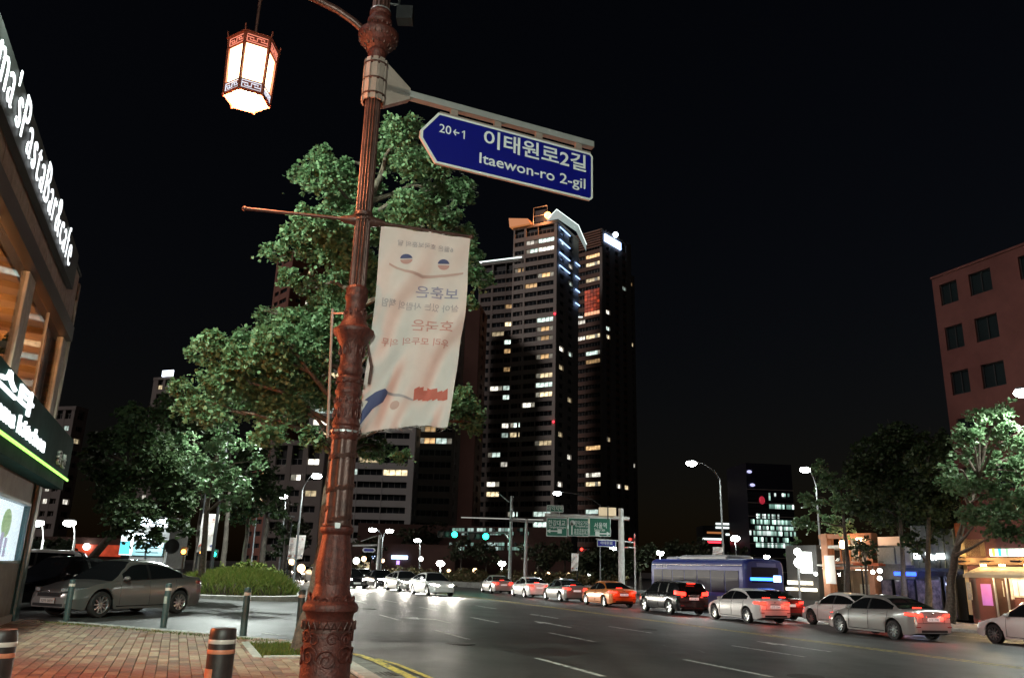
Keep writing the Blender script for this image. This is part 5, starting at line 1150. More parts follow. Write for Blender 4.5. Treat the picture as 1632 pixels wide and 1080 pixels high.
def mast(u, vt, vb, D, arms, label, r=.16, mat=None, name='signal_mast', cat='pole'):
    b = at(u, vb, D); o = Vector((b.x, D, gz(25) if u > 500 else .05)); t = thing(name, label, cat, o); mat = mat or M_['galv']
    top_ = at(u, vt, D); m = MB(); m.lathe([(r*1.3,0),(r*1.2,.4),(r,.5),(r*.8,top_.z-o.z)],12); m.build('pole', mat, t)
    for u0, v0, u1, v1, rr in arms: m = MB(); m.tube([at(u0,v0,D)-o, at(u1,v1,D)-o], rr, 8); m.build('arm', mat, t)
    return t
mast(812,790,928,sD,[(812,849,698,847,.07),(812,800,793,784,.05),(812,860,804,850,.05)],'grey signal mast whose long arm holds the two green lights')
mast(837,826,930,70,[(812,828,852,831,.12)],'grey pole with a short crossarm just right of the signal mast')
signal(714,851,sD-.4,2,'traffic signal showing green, left of the pair on the arm',1.5); signal(763,854,sD-.4,2,'traffic signal showing green, right of the pair on the arm',1.6)
signal(932,875,90,0,'distant traffic signal showing red below the direction sign',.9); signal(1008,859,66,0,'red traffic signal beside the gantry pole',.55)
mast(1012,850,886,66,[(990,872,1011,872,.05)],'short dark post right of the gantry pole',r=.07)
mast(601,852,916,80,[(601,868,562,869,.08),(601,853,575,862,.03)],'white mast with a sideways arm below the double headed lamp',mat=M_['palepole'])
o = thing('small_road_sign', 'small blue double arrow road sign under the white mast arm', 'road sign', at(588,876,79.8)); m = MB(); m.prism([(-.65,0),(-.5,-.2),(.5,-.2),(.65,0),(.5,.2),(-.5,.2)],-.03,.0); m.build('plate', pbr('sign_pale',(.6,.63,.7),.5), o); m = MB(); m.prism([(-.5,0),(-.4,-.12),(.4,-.12),(.5,0),(.4,.12),(-.4,.12)],-.034,-.0305); m.build('plate_face', MATS['road_sign_blue'], o)
mast(400,815,905,64,[(400,815,470,823,.06)],'thin dark mast with a long pale arm reaching right toward the lamp post',r=.06,mat=M_['galv'])
# far banners on poles
def far_banner(u, vt, vb, wpx, D, label, pole_u, mirror=False):
    a = at(u, vt, D); b = at(u, vb, D); H = a.z-b.z; W = wpx*D/FPX
    t, c_ = banner(a, R(4), W, H, label, mirror, 'white street banners in the distance', simple=True)
    pb = at(pole_u, 905, D+.2); q = thing('banner_pole', 'thin dark pole carrying '+label, 'pole', (pb.x,D+.2,.05 if u < 500 else -.45), 0, 'banner poles'); zt_ = a.z-pb.z+1.6
    m = MB(); m.lathe([(.09,0),(.06,1),(.045,zt_+.6)],10); m.build('pole', M_['black'], q); m = MB(); m.tube([(0,0,a.z-.05),(a.x-pb.x+(W if u < pole_u else 0)*0,-.1,a.z+.0)],.02,6); m.build('arm', M_['black'], q)
far_banner(323,818,880,26,40,'the white banner hung left of the hedge',312)
far_banner(462,856,892,15,62,'the narrow banner on the left twin pole',458); far_banner(472,852,892,15,60,'the narrow banner on the right twin pole',469)
far_banner(911,881,910,11,85,'the little banner below the green direction sign',920); far_banner(1136,871,888,16,56,'the banner showing over the bus roof',1152)

# ================================================================== FAR SIDE SHOPS (frontage at t = 38)
FT = 38.0; GZ = -.45
def su(u, v=930): p = on_t(u, v, FT); return -math.sin(A)*p.x+math.cos(A)*p.y
def zu(u, v): return on_t(u, v, FT).z
def right_thing(name, label, cat): return thing(name, label, cat, W3(0,FT,0), A-math.pi/2)
def rb(par, name, u0, u1, v0, v1, y0, y1, mat, c=0.0, absz=None):
    """box on the frontage from sight lines u0..u1 and v0 (top)..v1 (bottom); y is depth behind the frontage"""
    um = (u0+u1)/2; x0, x1 = -su(u0), -su(u1); z0, z1 = (zu(um,v1), zu(um,v0)) if absz is None else absz
    m = MB(); (m.bevbox if c else m.box)((min(x0,x1),y0,z0),(max(x0,x1),y1,z1), *([c] if c else [])); return m.build(name, mat, par)
brickred = pbr('red_render', (0.095,0.027,0.022), .85, var=.15, scale=.6, bump=.2, bscale=20)
rbd = right_thing('red_building', 'dark red rendered office building rising behind the trees at the right', 'building')
s_l, s_r = su(1499,560), su(1632,400)-9; zt_ = zu(1499,440)
wallm = MB(); xs0, xs1 = -s_l, -s_r
cols = [(su(1498,465),su(1525,455)),(su(1543,440),su(1578,430)),(su(1620,400),su(1655,390))]
cols.append((cols[2][0]-(cols[1][0]-cols[2][0]), cols[2][1]-(cols[1][1]-cols[2][1])))
rws = [(zu(1512,484),zu(1512,449)),(zu(1520,556),zu(1520,518)),(zu(1528,628),zu(1528,590))]; dz = rws[0][0]-rws[1][0]; rws.append((rws[2][0]-dz, rws[2][1]-dz)); rws.append((rws[3][0]-dz, rws[3][1]-dz))
zs = [GZ]; 
for a, b in sorted(rws): zs += [a, b]
zs.append(zt_); XS = [xs0]
for a, b in cols: XS += [-a, -b]
XS.append(xs1)
for i in range(len(XS)-1):
    for j in range(len(zs)-1):
        if i % 2 == 1 and j % 2 == 1: continue
        wallm.box((XS[i],0,zs[j]),(XS[i+1],.4,zs[j+1]))
wallm.build('wall', brickred, rbd); m = MB(); m.box((xs0,.401,GZ),(xs1,9,zt_-.2)); m.build('core', M_['dark'], rbd); m = MB(); m.box((xs0-.05,-.06,zt_),(xs1,9,zt_+.12)); m.build('coping', brickred, rbd)
m = MB(); m.box((xs0-.002,.402,GZ),(xs0-.001,9,zt_)); m.build('end_wall', brickred, rbd)
for a, b in cols:
    for z0, z1 in rws:
        f = MB(); X0, X1 = -a, -b
        for q in ((X0,z0,X1,z0+.06),(X0,z1-.06,X1,z1),(X0,z0,X0+.06,z1),(X1-.06,z0,X1,z1),((X0+X1)/2-.03,z0,(X0+X1)/2+.03,z1)): f.box((q[0],.12,q[1]),(q[2],.17,q[3]))
        w = f.build('window_frame', M_['black'], rbd); m = MB(); m.box((X0,.18,z0),(X1,.2,z1)); m.build('pane', pbr('dark_pane',(.012,.018,.02),.12), w)
# 1 yellow lit shop
y1 = right_thing('corner_shop', 'yellow lit shop front with a cream awning at the right edge', 'shop')
cream = pbr('cream_board', (.52,.36,.18), .7, var=.15, scale=1.5); rb(y1,'wall',1532,1720,858,985,.3,6,cream); rb(y1,'fascia_board',1533,1578,858,886,.0,.29,cream,.02); rb(y1,'fascia_board',1579,1720,862,888,.05,.29,cream,.02)
rb(y1,'band',1530,1720,888,900,-.1,.29,pbr('brown_band',(.22,.12,.06),.7)); rb(y1,'brick_pier',1532,1546,832,858,.0,.8,pbr('orange_brick',(.42,.13,.05),.8,var=.2,scale=6))
m = MB(); xa, xb = -su(1566), -su(1720); za, zb2 = zu(1600,902), zu(1600,916)
m.prism([(0,0),(1,0),(1,.1),(0,.1)],0,.01); m = MB(); m.add([(xa,0,za),(xb,0,za),(xb,-1.3,zb2),(xa,-1.3,zb2),(xb,-1.3,zb2-.15),(xa,-1.3,zb2-.15),(xa,0,za-.05),(xb,0,za-.05)],[(0,1,2,3),(3,2,4,5),(5,4,7,6),(0,3,5,6)]); m.build('awning', pbr('awning_cream',(.70,.55,.36),.8,trans=.2), y1)
rb(y1,'shop_window',1614,1700,925,950,-.02,.28,emit('pink_window',(1,.66,.80),1.6,sample=True,vary=True)); rb(y1,'window_frame',1610,1614,922,954,-.05,.28,M_['kerbstone']); rb(y1,'window_frame',1614,1700,922,925,-.05,.28,M_['kerbstone']); rb(y1,'window_frame',1614,1700,950,953,-.05,.28,M_['kerbstone'])
for u in (1598,1622): rb(y1,'window_bar',u,u+1.2,925,950,-.04,-.021,M_['kerbstone'])
rb(y1,'poster',1563,1579,930,964,-.03,.28,emit('purple_poster',(.62,.22,.75),.55,vary=True)); rb(y1,'door',1546,1556,908,985,.0,.28,pbr('shop_door',(.05,.04,.03),.5)); rb(y1,'menu_board',1541,1548,927,955,-.06,-.01,pbr('menu',(.35,.33,.28),.6,col2=(.05,.04,.04),scale=60)); rb(y1,'lower_panel',1580,1612,916,985,.0,.28,pbr('dark_wood_panel',(.07,.045,.03),.6,var=.3,scale=3))
for u in (1585,1604): rb(y1,'drain_pipe',u,u+2,915,985,-.08,-.01,M_['galv'])
rb(y1,'lit_sign',1592,1700,874,886,-.35,-.15,emit('shop_sign_white',(.85,1,.9),2.6,sample=True)); 
for u, c_, nm in ((1596,(.9,.7,.1),'sign_yellow'),(1606,(.05,.5,.6),'sign_teal'),(1618,(.3,.7,.4),'sign_green_letter')): rb(y1,'sign_patch',u,u+5,874,886,-.37,-.355,emit(nm,c_,1.4))
for u in (1580,1610,1650): lp_ = rb(y1,'awning_lamp',u,u+4,899,902,-.6,-.35,emit('awning_bulb',(1,.72,.38),25,sample=False)); lamp('awning_light', y1, (-su(u),-.9,za-.6), (1,.68,.34), 130, r=.1)
for u in (1552,1590,1640):  # uplights added above the awning to brighten the fascia boards
    m = MB(); m.bevbox((-su(u)-.25,-.75,zu(u,896)),(-su(u)+.25,-.62,zu(u,893)),.01); m.tube([(-su(u),-.68,zu(u,895)),(-su(u),-.1,zu(u,893))],.02,6); m.build('fascia_fill_light', M_['black'], y1); lamp('fill_lamp', y1, (-su(u),-.55,zu(u,890)), (1,.70,.28), 42, r=.08)
# 2 metal clad shop
y2 = right_thing('metal_clad_shop', 'dark corrugated metal shop front with white lit sign squares', 'shop')
metal = pbr('corrugated_grey', (.16,.18,.19), .45, metal=.5, var=.35, scale=2); rb(y2,'wall',1458,1529,862,985,.35,6,M_['dark'])
u = 1458
while u < 1528: rb(y2,'metal_panel',u+.3,min(u+8.3,1528),(836 if u < 1490 else 842),905,.0 if int(u)%2 else .05,.34,metal,.02); u += 8.8
rb(y2,'canopy',1456,1530,905,910,-.5,.34,pbr('navy_canopy',(.02,.03,.07),.5))
for i,(u0,u1) in enumerate(((1463,1472),(1500,1512))): rb(y2,'lit_square',u0,u1,881.5,890,-.12,-.02,emit('white_sign_lamp',(.92,1,1),4.5,sample=True),.01)
x_ = -(su(1486,886)); text('sign_lettering','bistro',1.0,MATS['white_sign_lamp'],y2,face_M(Vector((x_,-.1,zu(1486,886)))),fit=(abs(su(1478)-su(1496)),.42),bold=.02)
for u0,u1 in ((1460,1477),(1482,1500),(1505,1522)):
    f = rb(y2,'door_frame',u0,u1,918,985,-.02,.1,M_['black']); rb(y2,'door_glass',u0+1.5,u1-1.5,924,982,-.035,-.022,pbr('night_glass',(.02,.02,.035),.1,col2=(.16,.13,.16),scale=3,detail=8))
lamp('door_light', y2, (-su(1486),-1.2,zu(1486,915)-.5), (.5,.6,1.0), 60, r=.1)
# 3 sign panels
y3 = right_thing('panel_fronted_shop', 'low shop with two grey sign boards and a blue light strip', 'shop')
rb(y3,'wall',1398,1457,868,985,.35,6,pbr('dim_wall',(.13,.12,.11),.8,var=.2)); rb(y3,'sign_board',1402,1430,872,898,.0,.34,pbr('board_grey',(.24,.24,.22),.7,var=.15),.02); rb(y3,'sign_board',1432,1440,870,898,.0,.34,MATS['board_grey'],.02); rb(y3,'sign_board',1442,1457,868,900,-.05,.34,pbr('board_pale',(.42,.41,.37),.7,var=.12),.02)
text('board_lettering','COFFEE&',1.0,M_['ink'],y3,face_M(Vector((-su(1417,885),-.01,zu(1417,885)))),fit=(1.6,.4)) if False else None
rb(y3,'blue_strip',1434,1466,911,917,-.35,-.2,emit('blue_strip',(.03,.10,1.0),4,sample=True))
for u0,u1 in ((1402,1420),(1424,1442),(1444,1456)): f = rb(y3,'window_frame',u0,u1,922,962,.1,.34,M_['black']); rb(y3,'pane',u0+1,u1-1,924,960,.07,.098,MATS['night_glass'])
# 4 brick and glass cafe
y4 = right_thing('brick_framed_cafe', 'two storey cafe with brown frame, curved glass corner and warm interior', 'shop')
br = pbr('brown_frame', (.30,.13,.07), .7, var=.2, scale=3)
rb(y4,'back_wall',1298,1398,852,985,3.0,6,pbr('cafe_wall',(.38,.27,.20),.8)); rb(y4,'top_beam',1312,1398,850,857,-.1,.3,br); rb(y4,'column',1316,1326,850,985,-.15,.4,br); rb(y4,'column',1388,1397,850,985,-.12,.4,br)
rb(y4,'middle_beam',1326,1388,894,898,-.05,.2,br); rb(y4,'middle_beam',1326,1388,903,907,-.3,.2,br); rb(y4,'floor_slab',1300,1397,899,902,.2,3,M_['concrete'])
for i, u in enumerate((1327,1342,1357,1372)): rb(y4,'upper_glass',u+.5,u+14.5,858,893,.10,.12,clear,.0); rb(y4,'glazing_bar',u+14.6,u+15.6,857.5,893.5,.05,.18,br)
for u in (1327,1342,1357,1372): rb(y4,'lower_glass',u+.5,u+14.5,908,980,.10,.12,clear)
xc, x4 = -su(1298), -su(1317); rr_ = (x4-xc)
m = MB(); P = [(x4-rr_*math.sin(a), 2.4*(1-math.cos(a))) for a in [i*math.pi/2/8 for i in range(9)]]; z0, z1 = GZ, zu(1310,872); m.add([(x,y,z) for z in (z0,z1) for x,y in P],[(i,i+1,i+10,i+9) for i in range(8)],0,True); m.build('curved_glass', clear, y4)
m = MB(); m.tube([(x,y,z1) for x,y in P],.09,6); m.tube([(x,y,zu(1310,905)) for x,y in P],.05,6); m.build('curved_rail', M_['kerbstone'], y4)
rb(y4,'white_band',1327,1390,868,873,-.15,-.06,M_['kerbstone']); rb(y4,'ceiling_lamp',1345,1380,905,907.5,1.0,1.4,emit('cafe_lamp',(1,.86,.66),7)); rb(y4,'counter',1350,1370,930,985,1.0,1.6,pbr('counter',(.7,.68,.62),.5)); rb(y4,'menu_screen',1355,1368,910,918,2.9,2.99,emit('menu_screen',(1,.85,.6),2.5,vary=True))
m = MB(); m.tube([(-su(1349),.3,zu(1349,880)),(-su(1362),.3,zu(1362,893))],.05,6); m.tube([(-su(1377),.3,zu(1377,880)),(-su(1365),.3,zu(1365,893))],.05,6); m.build('brace', br, y4)
rb(y4,'awning_edge',1383,1410,897,901,-1.0,.2,pbr('orange_awning',(.55,.12,.04),.6))
lamp('room_light', y4, (-su(1360),1.6,2.0), (1,.78,.52), 150, r=.2); lamp('room_light', y4, (-su(1345),1.6,4.3), (1,.6,.35), 120, r=.2)
m = thing('cafe_banner', 'white vertical banner on the brown column of the cafe', 'banner', W3(0,FT,0), A-math.pi/2); rb(m,'cloth',1327,1343,885,930,-.5,-.46,pbr('cafe_banner_cloth',(.6,.58,.55),.8))
for i,(u,v,s_) in enumerate(((1391,911,.12),(1402,909,.14),(1402,921,.13),(1300,914,.12))): 
    q = thing('globe_lamp', ['white globe lamp left of the pair on the cafe wall','upper white globe lamp at the cafe corner','lower white globe lamp at the cafe corner','small globe lamp under the curved cafe glass'][i], 'lamp', on_t(u,v,FT-.6)); mm = MB(); mm.ball((0,0,0),s_,14); mm.build('globe', emit('globe_white',(.95,1,.92),9,sample=False), q)
    mm = MB(); mm.tube([(0,0,.1),(0,0,.5),(.4,.25,.5)],.02,6); mm.build('bracket', M_['black'], q)
lamp('globe_light', q, (0,-.4,0), (.95,1,.9), 60, r=.1)
# 5 far bright shop
y5 = right_thing('white_lit_shop', 'glaring white lit shop front beyond the bus', 'shop'); rb(y5,'wall',1248,1297,868,985,.4,4,pbr('dark_brown_wall',(.035,.032,.03),.8)); rb(y5,'light_column',1281,1291,879,912,-.2,.3,emit('shop_glare',(.95,1,.95),4,sample=True)); rb(y5,'light_column',1284,1300,900,913,-.25,-.21,MATS['shop_glare'])  # wall in one even, very dark brown
rb(y5,'shop_window',1255,1290,925,931,.0,.3,emit('shop_warm',(1,.9,.7),2.2,vary=True)); rb(y5,'shop_window',1252,1296,936,941,.0,.3,MATS['shop_warm'])
for i,(u,v,s_) in enumerate(((1271,879,.25),(1273,896,.32))): q = thing('floodlight', ['upper','lower'][i]+' round white floodlight beside the glaring shop column', 'lamp', on_t(u,v,FT-1)); mm = MB(); mm.ball((0,0,0),s_,14,0,(1,.4,1)); mm.build('lens', MATS['globe_white'], q); mm = MB(); mm.tube([(0,.1,0),(0,.2,-6)],.05,6); mm.build('pole', M_['galv'], q)
lamp('flood_light', q, (0,-1,0), (.95,1,.9), 110, r=.4)

# right hand trees
b = W3(31.5,35.2,GZ)
cl = px_clumps([(1545,690,26),(1580,675,28),(1615,690,30),(1560,725,26),(1595,740,34),(1540,760,26),(1575,785,32),(1615,800,34),(1520,770,24),(1548,815,26),(1590,830,30),(1625,750,30),(1600,650,22),(1530,720,20),(1650,720,36),(1650,800,36),(1510,745,18),(1560,660,20),(1625,850,22)], 36, 2.0, 70, 71)
tree('street_tree', 'street tree on the right lit bright green by the lamp at the edge', at(1512,990,38.5).xy.to_3d()+Vector((0,0,GZ)), [at(1512,990,38.5), at(1516,920,38.5), at(1530,850,38), at(1560,760,37.5)], .24, cl, .16, M_['leaf'], 71)
defs = [((1330,770),49,[(1320,765,22),(1345,800,24),(1335,830,22),(1310,740,16),(1360,770,22),(1300,800,18),(1285,830,18),(1280,790,14)],'tree whose left side is lit by the lamp beside the bus stop',1350),
        ((1420,740),46,[(1390,720,36),(1430,700,40),(1400,770,40),(1450,750,40),(1420,820,34),(1380,800,30),(1460,810,32),(1370,750,28)],'dark broad tree between the cafe and the red building',1440),
        ((1490,750),43,[(1480,730,34),(1500,780,36),(1475,800,34),(1500,830,28),(1460,860,22),(1485,700,26),(1510,710,22)],'dark tree in front of the metal clad shop',1478),
        ((1375,880),47,[(1375,862,14),(1378,880,18),(1370,872,14),(1385,868,14),(1377,895,10)],'small round dark tree in front of the cafe',1380),
        ((1255,880),62,[(1258,870,10),(1268,860,10),(1262,885,10)],'small pale tree glowing beside the floodlights',1262)]
for k, ((u,v), D, lst, lab, tu) in enumerate(defs):
    gb = at(tu,960,D); gb.z = GZ; cl = px_clumps(lst, D, 1.6, 90, 80+k)
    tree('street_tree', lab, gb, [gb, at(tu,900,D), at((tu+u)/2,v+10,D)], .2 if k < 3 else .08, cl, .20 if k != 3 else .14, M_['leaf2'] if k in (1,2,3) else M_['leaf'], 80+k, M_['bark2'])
# fallen thin tree supports by the silver sedan
# ================================================================== TOWERS
conc = pbr('tower_concrete', (.40,.36,.33), .85, var=.12, scale=.05); conc_d = pbr('tower_concrete_dark', (.22,.19,.175), .85, var=.15, scale=.05); conc_r = pbr('tower_brown', (.26,.11,.08), .85, var=.15, scale=.05)
fr_ = pbr('window_frame_metal', (.20,.20,.20), .5); dg = pbr('dark_window', (.018,.022,.026), .12)
LIT = [emit('lit_warm', (1.0,.80,.48), 1.2, vary=True), emit('lit_cool', (.80,1.0,.90), 1.1, vary=True), emit('lit_white', (1.0,.95,.82), 1.5, vary=True), emit('lit_amber', (1.0,.62,.28), .9, vary=True)]
curt = emit('lit_curtain', (.8,.75,.60), .28, vary=True)
_w = {}
def win_mesh(w, h, kind):
    key = (round(w,2), round(h,2), kind)
    if key in _w: return _w[key]
    m = MB(); n = max(2, int(round(w/1.3))); f = .09; rg = random.Random(hash(key) & 0xffff)
    m.box((0,-.05,0),(w,.05,f)); m.box((0,-.05,h-f),(w,.05,h))
    for i in range(n+1): x = min(w-f, max(0, i*w/n-f/2)); m.box((x,-.05,f),(x+f,.05,h-f))
    for i in range(n):
        lit = kind >= 0 and (rg.random() < .72 or i == n//2); m.add([(i*w/n,.0,f),((i+1)*w/n,.0,f),((i+1)*w/n,.0,h-f),(i*w/n,.0,h-f)],[(0,1,2,3)], 1 if lit else (2 if kind >= 0 else 1))
    _w[key] = m.mesh('window', [fr_, LIT[kind] if kind >= 0 else dg] + ([curt] if kind >= 0 else [])); return _w[key]
def tower(name, label, u, D, ztop, yaw, wl, wr, fh, colsL, colsR, pL, pR, seed, mat, z0=0.0, spand=True, zb_win=4, maxw=290, corner=1.2, cat='apartment tower', wh=1.5, band=None):
    """colsL / colsR: list of (start, width, extra) measured from the near corner; pL / pR chance of a lit window for each column"""
    rg = random.Random(seed); c = at(u, 700, D); t = thing(name, label, cat, (c.x, D, z0), -R(yaw)); H = ztop-z0; band = band or mat
    m = MB(); m.box((-wl,.6,0),(-.6,wr,H-.5)); m.build('core', M_['dark'], t)
    nf = int(H/fh); cnt = 0; extra = MB(); ex = False
    def run(cols, probs, face, W_):
        nonlocal cnt, ex
        Mf = Matrix() if face == 0 else Matrix.Rotation(math.pi/2,4,'Z')
        # piers between the window columns
        edges = [0.0]
        for a, w in cols: edges += [a, a+w]
        edges.append(W_)
        for k in range(0, len(edges), 2):
            a, b = edges[k], edges[k+1]
            if b-a > .05:
                x0, x1 = (-b, -a) if face == 0 else (a, b); m = MB(); m.box((x0,-.12,0),(x1,.598,H), 0, Mf if face else None)
                if face: m = MB(); m.box((a,-.12+.0,0),(b,.598,H)); m.build('pier', mat, t, Matrix.Rotation(math.pi/2,4,'Z') @ Matrix.Scale(1,4))
                else: m.build('pier', mat, t)
        for k, (a, w) in enumerate(cols):
            x0 = -a-w if face == 0 else a
            key = ('sp', face, round(w,2)); 
            if key not in _w: m = MB(); m.box((.003,-.09,0),(w-.003,.59,fh-wh)); _w[key] = m.mesh('spandrel', band)
            for f in range(nf):
                z = f*fh
                if z+fh > H: break
                if spand: link('spandrel', _w[key] if _w[key].materials[0] == band else _w[key], t, Mf @ Matrix.Translation((x0,0,z)))
                kind = -1
                if f >= zb_win and rg.random() < probs[k]*1.1: kind = rg.choice((0,1,2,2,1,0,3)) 
                if cnt < maxw or kind >= 0 and cnt < 299: link('window', win_mesh(w, wh, kind), t, Mf @ Matrix.Translation((x0,.30,z+fh-wh))); cnt += 1
                else: extra.add([(x0,.3,z+fh-wh),(x0+w,.3,z+fh-wh),(x0+w,.3,z+fh),(x0,.3,z+fh)],[(0,1,2,3)],0,False,Mf); ex = True
    for key in [k for k in _w if k[0] == 'sp']: del _w[key]
    run(colsL, pL, 0, wl); run(colsR, pR, 1, wr)
    if ex: tag(extra.build('window_rows', dg, t), kind='stuff')
    m = MB(); m.box((-wl-.2,-.2,H),(.2,wr,H+.9)); m.build('parapet', mat, t)
    return t, H, c
# --- centre tower
t, H, c = tower('apartment_tower', 'tallest pale apartment tower in the centre with a white lit crown wing', 884, 234, 107, 28, 15.5, 17, 2.93, [(1.0,5.6),(6.75,4.2),(11.6,3.4)], [(2.4,3.2),(9.0,3.2)], [.42,.10,.12], [.22,.12], 3, conc)
wl_ = emit('crown_white', (.86,1,.95), 1.7); bl_e = emit('blue_line', (.35,.55,1.0), 3.0)
m = MB(); m.add([(.0,-.6,H+.9),(.0,.0,H+6.5),(3.4,15,H+1.5),(3.4,16,H-3),(.6,16,H-3),(.6,-.6,H+.9)],[(0,5,4,3,2,1)],0,False,None); m.add([(.3,-.6,H+.9),(.3,0,H+6.5),(3.7,15,H+1.5),(3.7,16,H-3)],[(0,1,2,3)]); m.build('crown_wing', wl_, t) if False else None
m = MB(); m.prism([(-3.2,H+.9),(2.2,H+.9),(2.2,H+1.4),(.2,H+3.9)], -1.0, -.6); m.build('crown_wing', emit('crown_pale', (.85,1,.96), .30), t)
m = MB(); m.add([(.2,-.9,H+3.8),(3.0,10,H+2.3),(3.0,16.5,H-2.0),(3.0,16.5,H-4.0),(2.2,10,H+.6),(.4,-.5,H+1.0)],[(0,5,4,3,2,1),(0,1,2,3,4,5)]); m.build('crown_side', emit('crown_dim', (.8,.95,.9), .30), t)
m = MB(); m.tube([(-2.8,-1.1,H+1.5),(.2,-1.1,H+4.1),(3.0,9.9,H+2.6),(3.1,16.6,H-1.6)],.14,5); m.build('crown_light', wl_, t)
m = MB(); m.prism([(-16.5,H+.95),(-9,H+.95),(-10,H+2.8),(-16.9,H+4.2)], -1.2, 2.5); m.build('eave', emit('eave_orange', (1.0,.36,.12), .42), t)
m = MB(); m.box((-8.4,1,H+.9),(-4.6,4,H+6.0)); m.box((-5.5,1,H+.9),(-8.9,1.3,H+2)); m.build('roof_plant', M_['black'], t)
m = MB(); 
for q in (((-8.8,.6,H+.9),(-8.8,.6,H+7)),((-3.9,.6,H+.9),(-3.9,.6,H+7)),((-8.8,.6,H+7),(-3.9,.6,H+7)),((-8.8,.6,H+4),(-3.9,.6,H+4))): m.tube(q,.12,4)
m.build('roof_frame', M_['galv'], t)
m = MB(); m.ball((-3.4,0,H+3.2),1.15,10); m.build('roof_lamp', emit('roof_orange', (1.0,.40,.12), 6, sample=False), t); lamp('roof_light', t, (-4.4,-1.2,H+3), (1,.35,.12), 2600, r=.5)
for k in range(4):
    z = H-1.5-k*4.3; m = MB(); m.box((.62,.5,z),(.80,8.5,z+.28)); m.build('blue_light_strip', bl_e, t)
    z = H-9-k*4.6; m = MB(); m.box((.62,13.2,z),(.80,16.6,z+.28)); m.build('blue_light_strip', bl_e, t)
for v, off_ in ((500,0),(672,0)): 
    z = at(884,v,234).z; m = MB(); m.ball((-.3,-.4,z),.35,8); m.build('red_beacon', emit('beacon_red',(1,.03,.05),4), t)
# --- left wing of the centre block
t, H, c = tower('apartment_tower', 'dark apartment tower left of the tallest one, with a white lit roof edge', 826, 240, 96, 22, 15, 10, 2.93, [(.6,5.0),(5.75,4.2),(10.6,3.6)], [(3,3)], [.18,.22,.06], [.1], 5, conc_d)
m = MB(); m.tube([(-.2,-.5,H+1.3),(-14.8,-.5,H+1.3),(-15.3,8,H+1.3)],.22,5); m.build('roof_edge_light', wl_, t)
# brown flank slab
t, H, c = tower('apartment_block', 'plain brown dark slab beside the banner, left of the lit towers', 757, 228, 76, 8, 7, 12, 3.0, [(6.5,.3)], [(4,3)], [0], [0], 6, pbr('slab_brown',(.13,.06,.045),.9,var=.2,scale=.05), cat='apartment block')
# --- right tower with louvres and blue sign
t, H, c = tower('apartment_tower', 'brown tower right of the tallest one with a blue white sign at its top', 961, 262, 117, 40, 16, 19, 2.95, [(1.0,6.0),(7.15,4.0),(11.6,3.6)], [(2.2,2.4),(8,2.6),(13,2.6)], [.22,.05,.05], [.10,.12,.08], 8, conc_d, band=pbr('brown_band_tower',(.20,.12,.095),.85))
for k in range(7): m = MB(); m.box((-15.8,-.7,H-5.6+k*.95),(-.2,-.2,H-5.2+k*.95)); m.build('louvre', pbr('louvre_brown',(.34,.19,.14),.8), t)
m = MB(); m.box((.25,1.0,H-3.6),(.62,11.5,H-.9)); m.build('rooftop_sign', emit('sign_blue_white',(.42,.62,1.0),5), t)
m = MB(); m.ball((.8,7.5,H+.9),1.1,10); m.build('sign_emblem', emit('sign_emblem',(.8,.9,1.0),3), t)
zz0 = at(943,498,262).z; 
for j in range(7):
    for i in range(5): m = MB(); m.box((-7.2+i*1.25,-.28,zz0+j*1.35),(-6.1+i*1.25,-.2,zz0+1.15+j*1.35)); m.build('red_lit_panel', emit('red_panel',(1.0,.12,.04),.30,vary=True) if j else emit('red_panel_hot',(1,.5,.28),1.1), t)
m = MB(); m.tube([(-14.2,-.5,zz0+1.0),(-8,-.5,zz0-.2)],.2,5); m.build('ledge_light', wl_, t)
# --- right tower, lower outer wing
t, H, c = tower('apartment_tower', 'unlit far right wing of the tower group, edge on', 985, 280, 108, 55, 6, 9, 2.95, [(1.5,2.6)], [(2,2.4),(5.6,2.4)], [.06], [.12,.08], 9, conc_d)
# --- long balcony block behind the post
t, H, c = tower('apartment_block', 'grey apartment block with long balcony bands just right of the post', 662, 190, 62, 3, 26, 12, 2.9, [(1.4,5.8),(7.35,5.8),(13.3,5.8),(19.25,5.8)], [(2,3)], [.14,.20,.18,.34], [.1], 12, pbr('block_pale',(.44,.43,.42),.85,var=.1,scale=.05), cat='apartment block', wh=1.45)
t, H, c = tower('apartment_block', 'darker apartment block with one lit window column below the banner', 724, 196, 66, 3, 9.0, 12, 2.9, [(.5,4.1),(4.7,4.1)], [(2,3)], [.14,.24], [.1], 13, conc_d, cat='apartment block')
# --- red tower seen through the tree, far left block, dark block behind the twin poles
t, H, c = tower('apartment_tower', 'reddish apartment tower seen through a gap in the ginkgo leaves', 436, 210, at(450,402,210).z, 48, 10, 13, 3.0, [(1.5,4),(6.5,2.4)], [(2.0,1.6),(5.0,1.6),(8.5,1.6)], [.10,.06], [.08,.05,.05], 15, conc_r, wh=1.2)  # red brown is the wall colour itself
t, H, c = tower('apartment_tower', 'distant dark tower with a white lit roof sign above the left tree', 262, 260, at(245,603,260).z, 20, 8, 6, 3.0, [(1,2),(4,2)], [(1.5,2)], [.25,.2], [.1], 16, conc_d)
m = MB(); m.box((-4.5,-.5,H+1),(0,-.2,H+3)); m.build('roof_sign', emit('roof_sign_white',(.8,.85,1),4), t)
t, H, c = tower('apartment_block', 'dim apartment block behind the twin banner poles left of the post', 520, 150, at(480,708,150).z, 12, 11, 9, 2.9, [(1,2.4),(4.4,2.2),(7.6,2.2)], [(1.5,2.5)], [.25,.22,.2], [.2], 18, conc_d, cat='apartment block', wh=1.2)
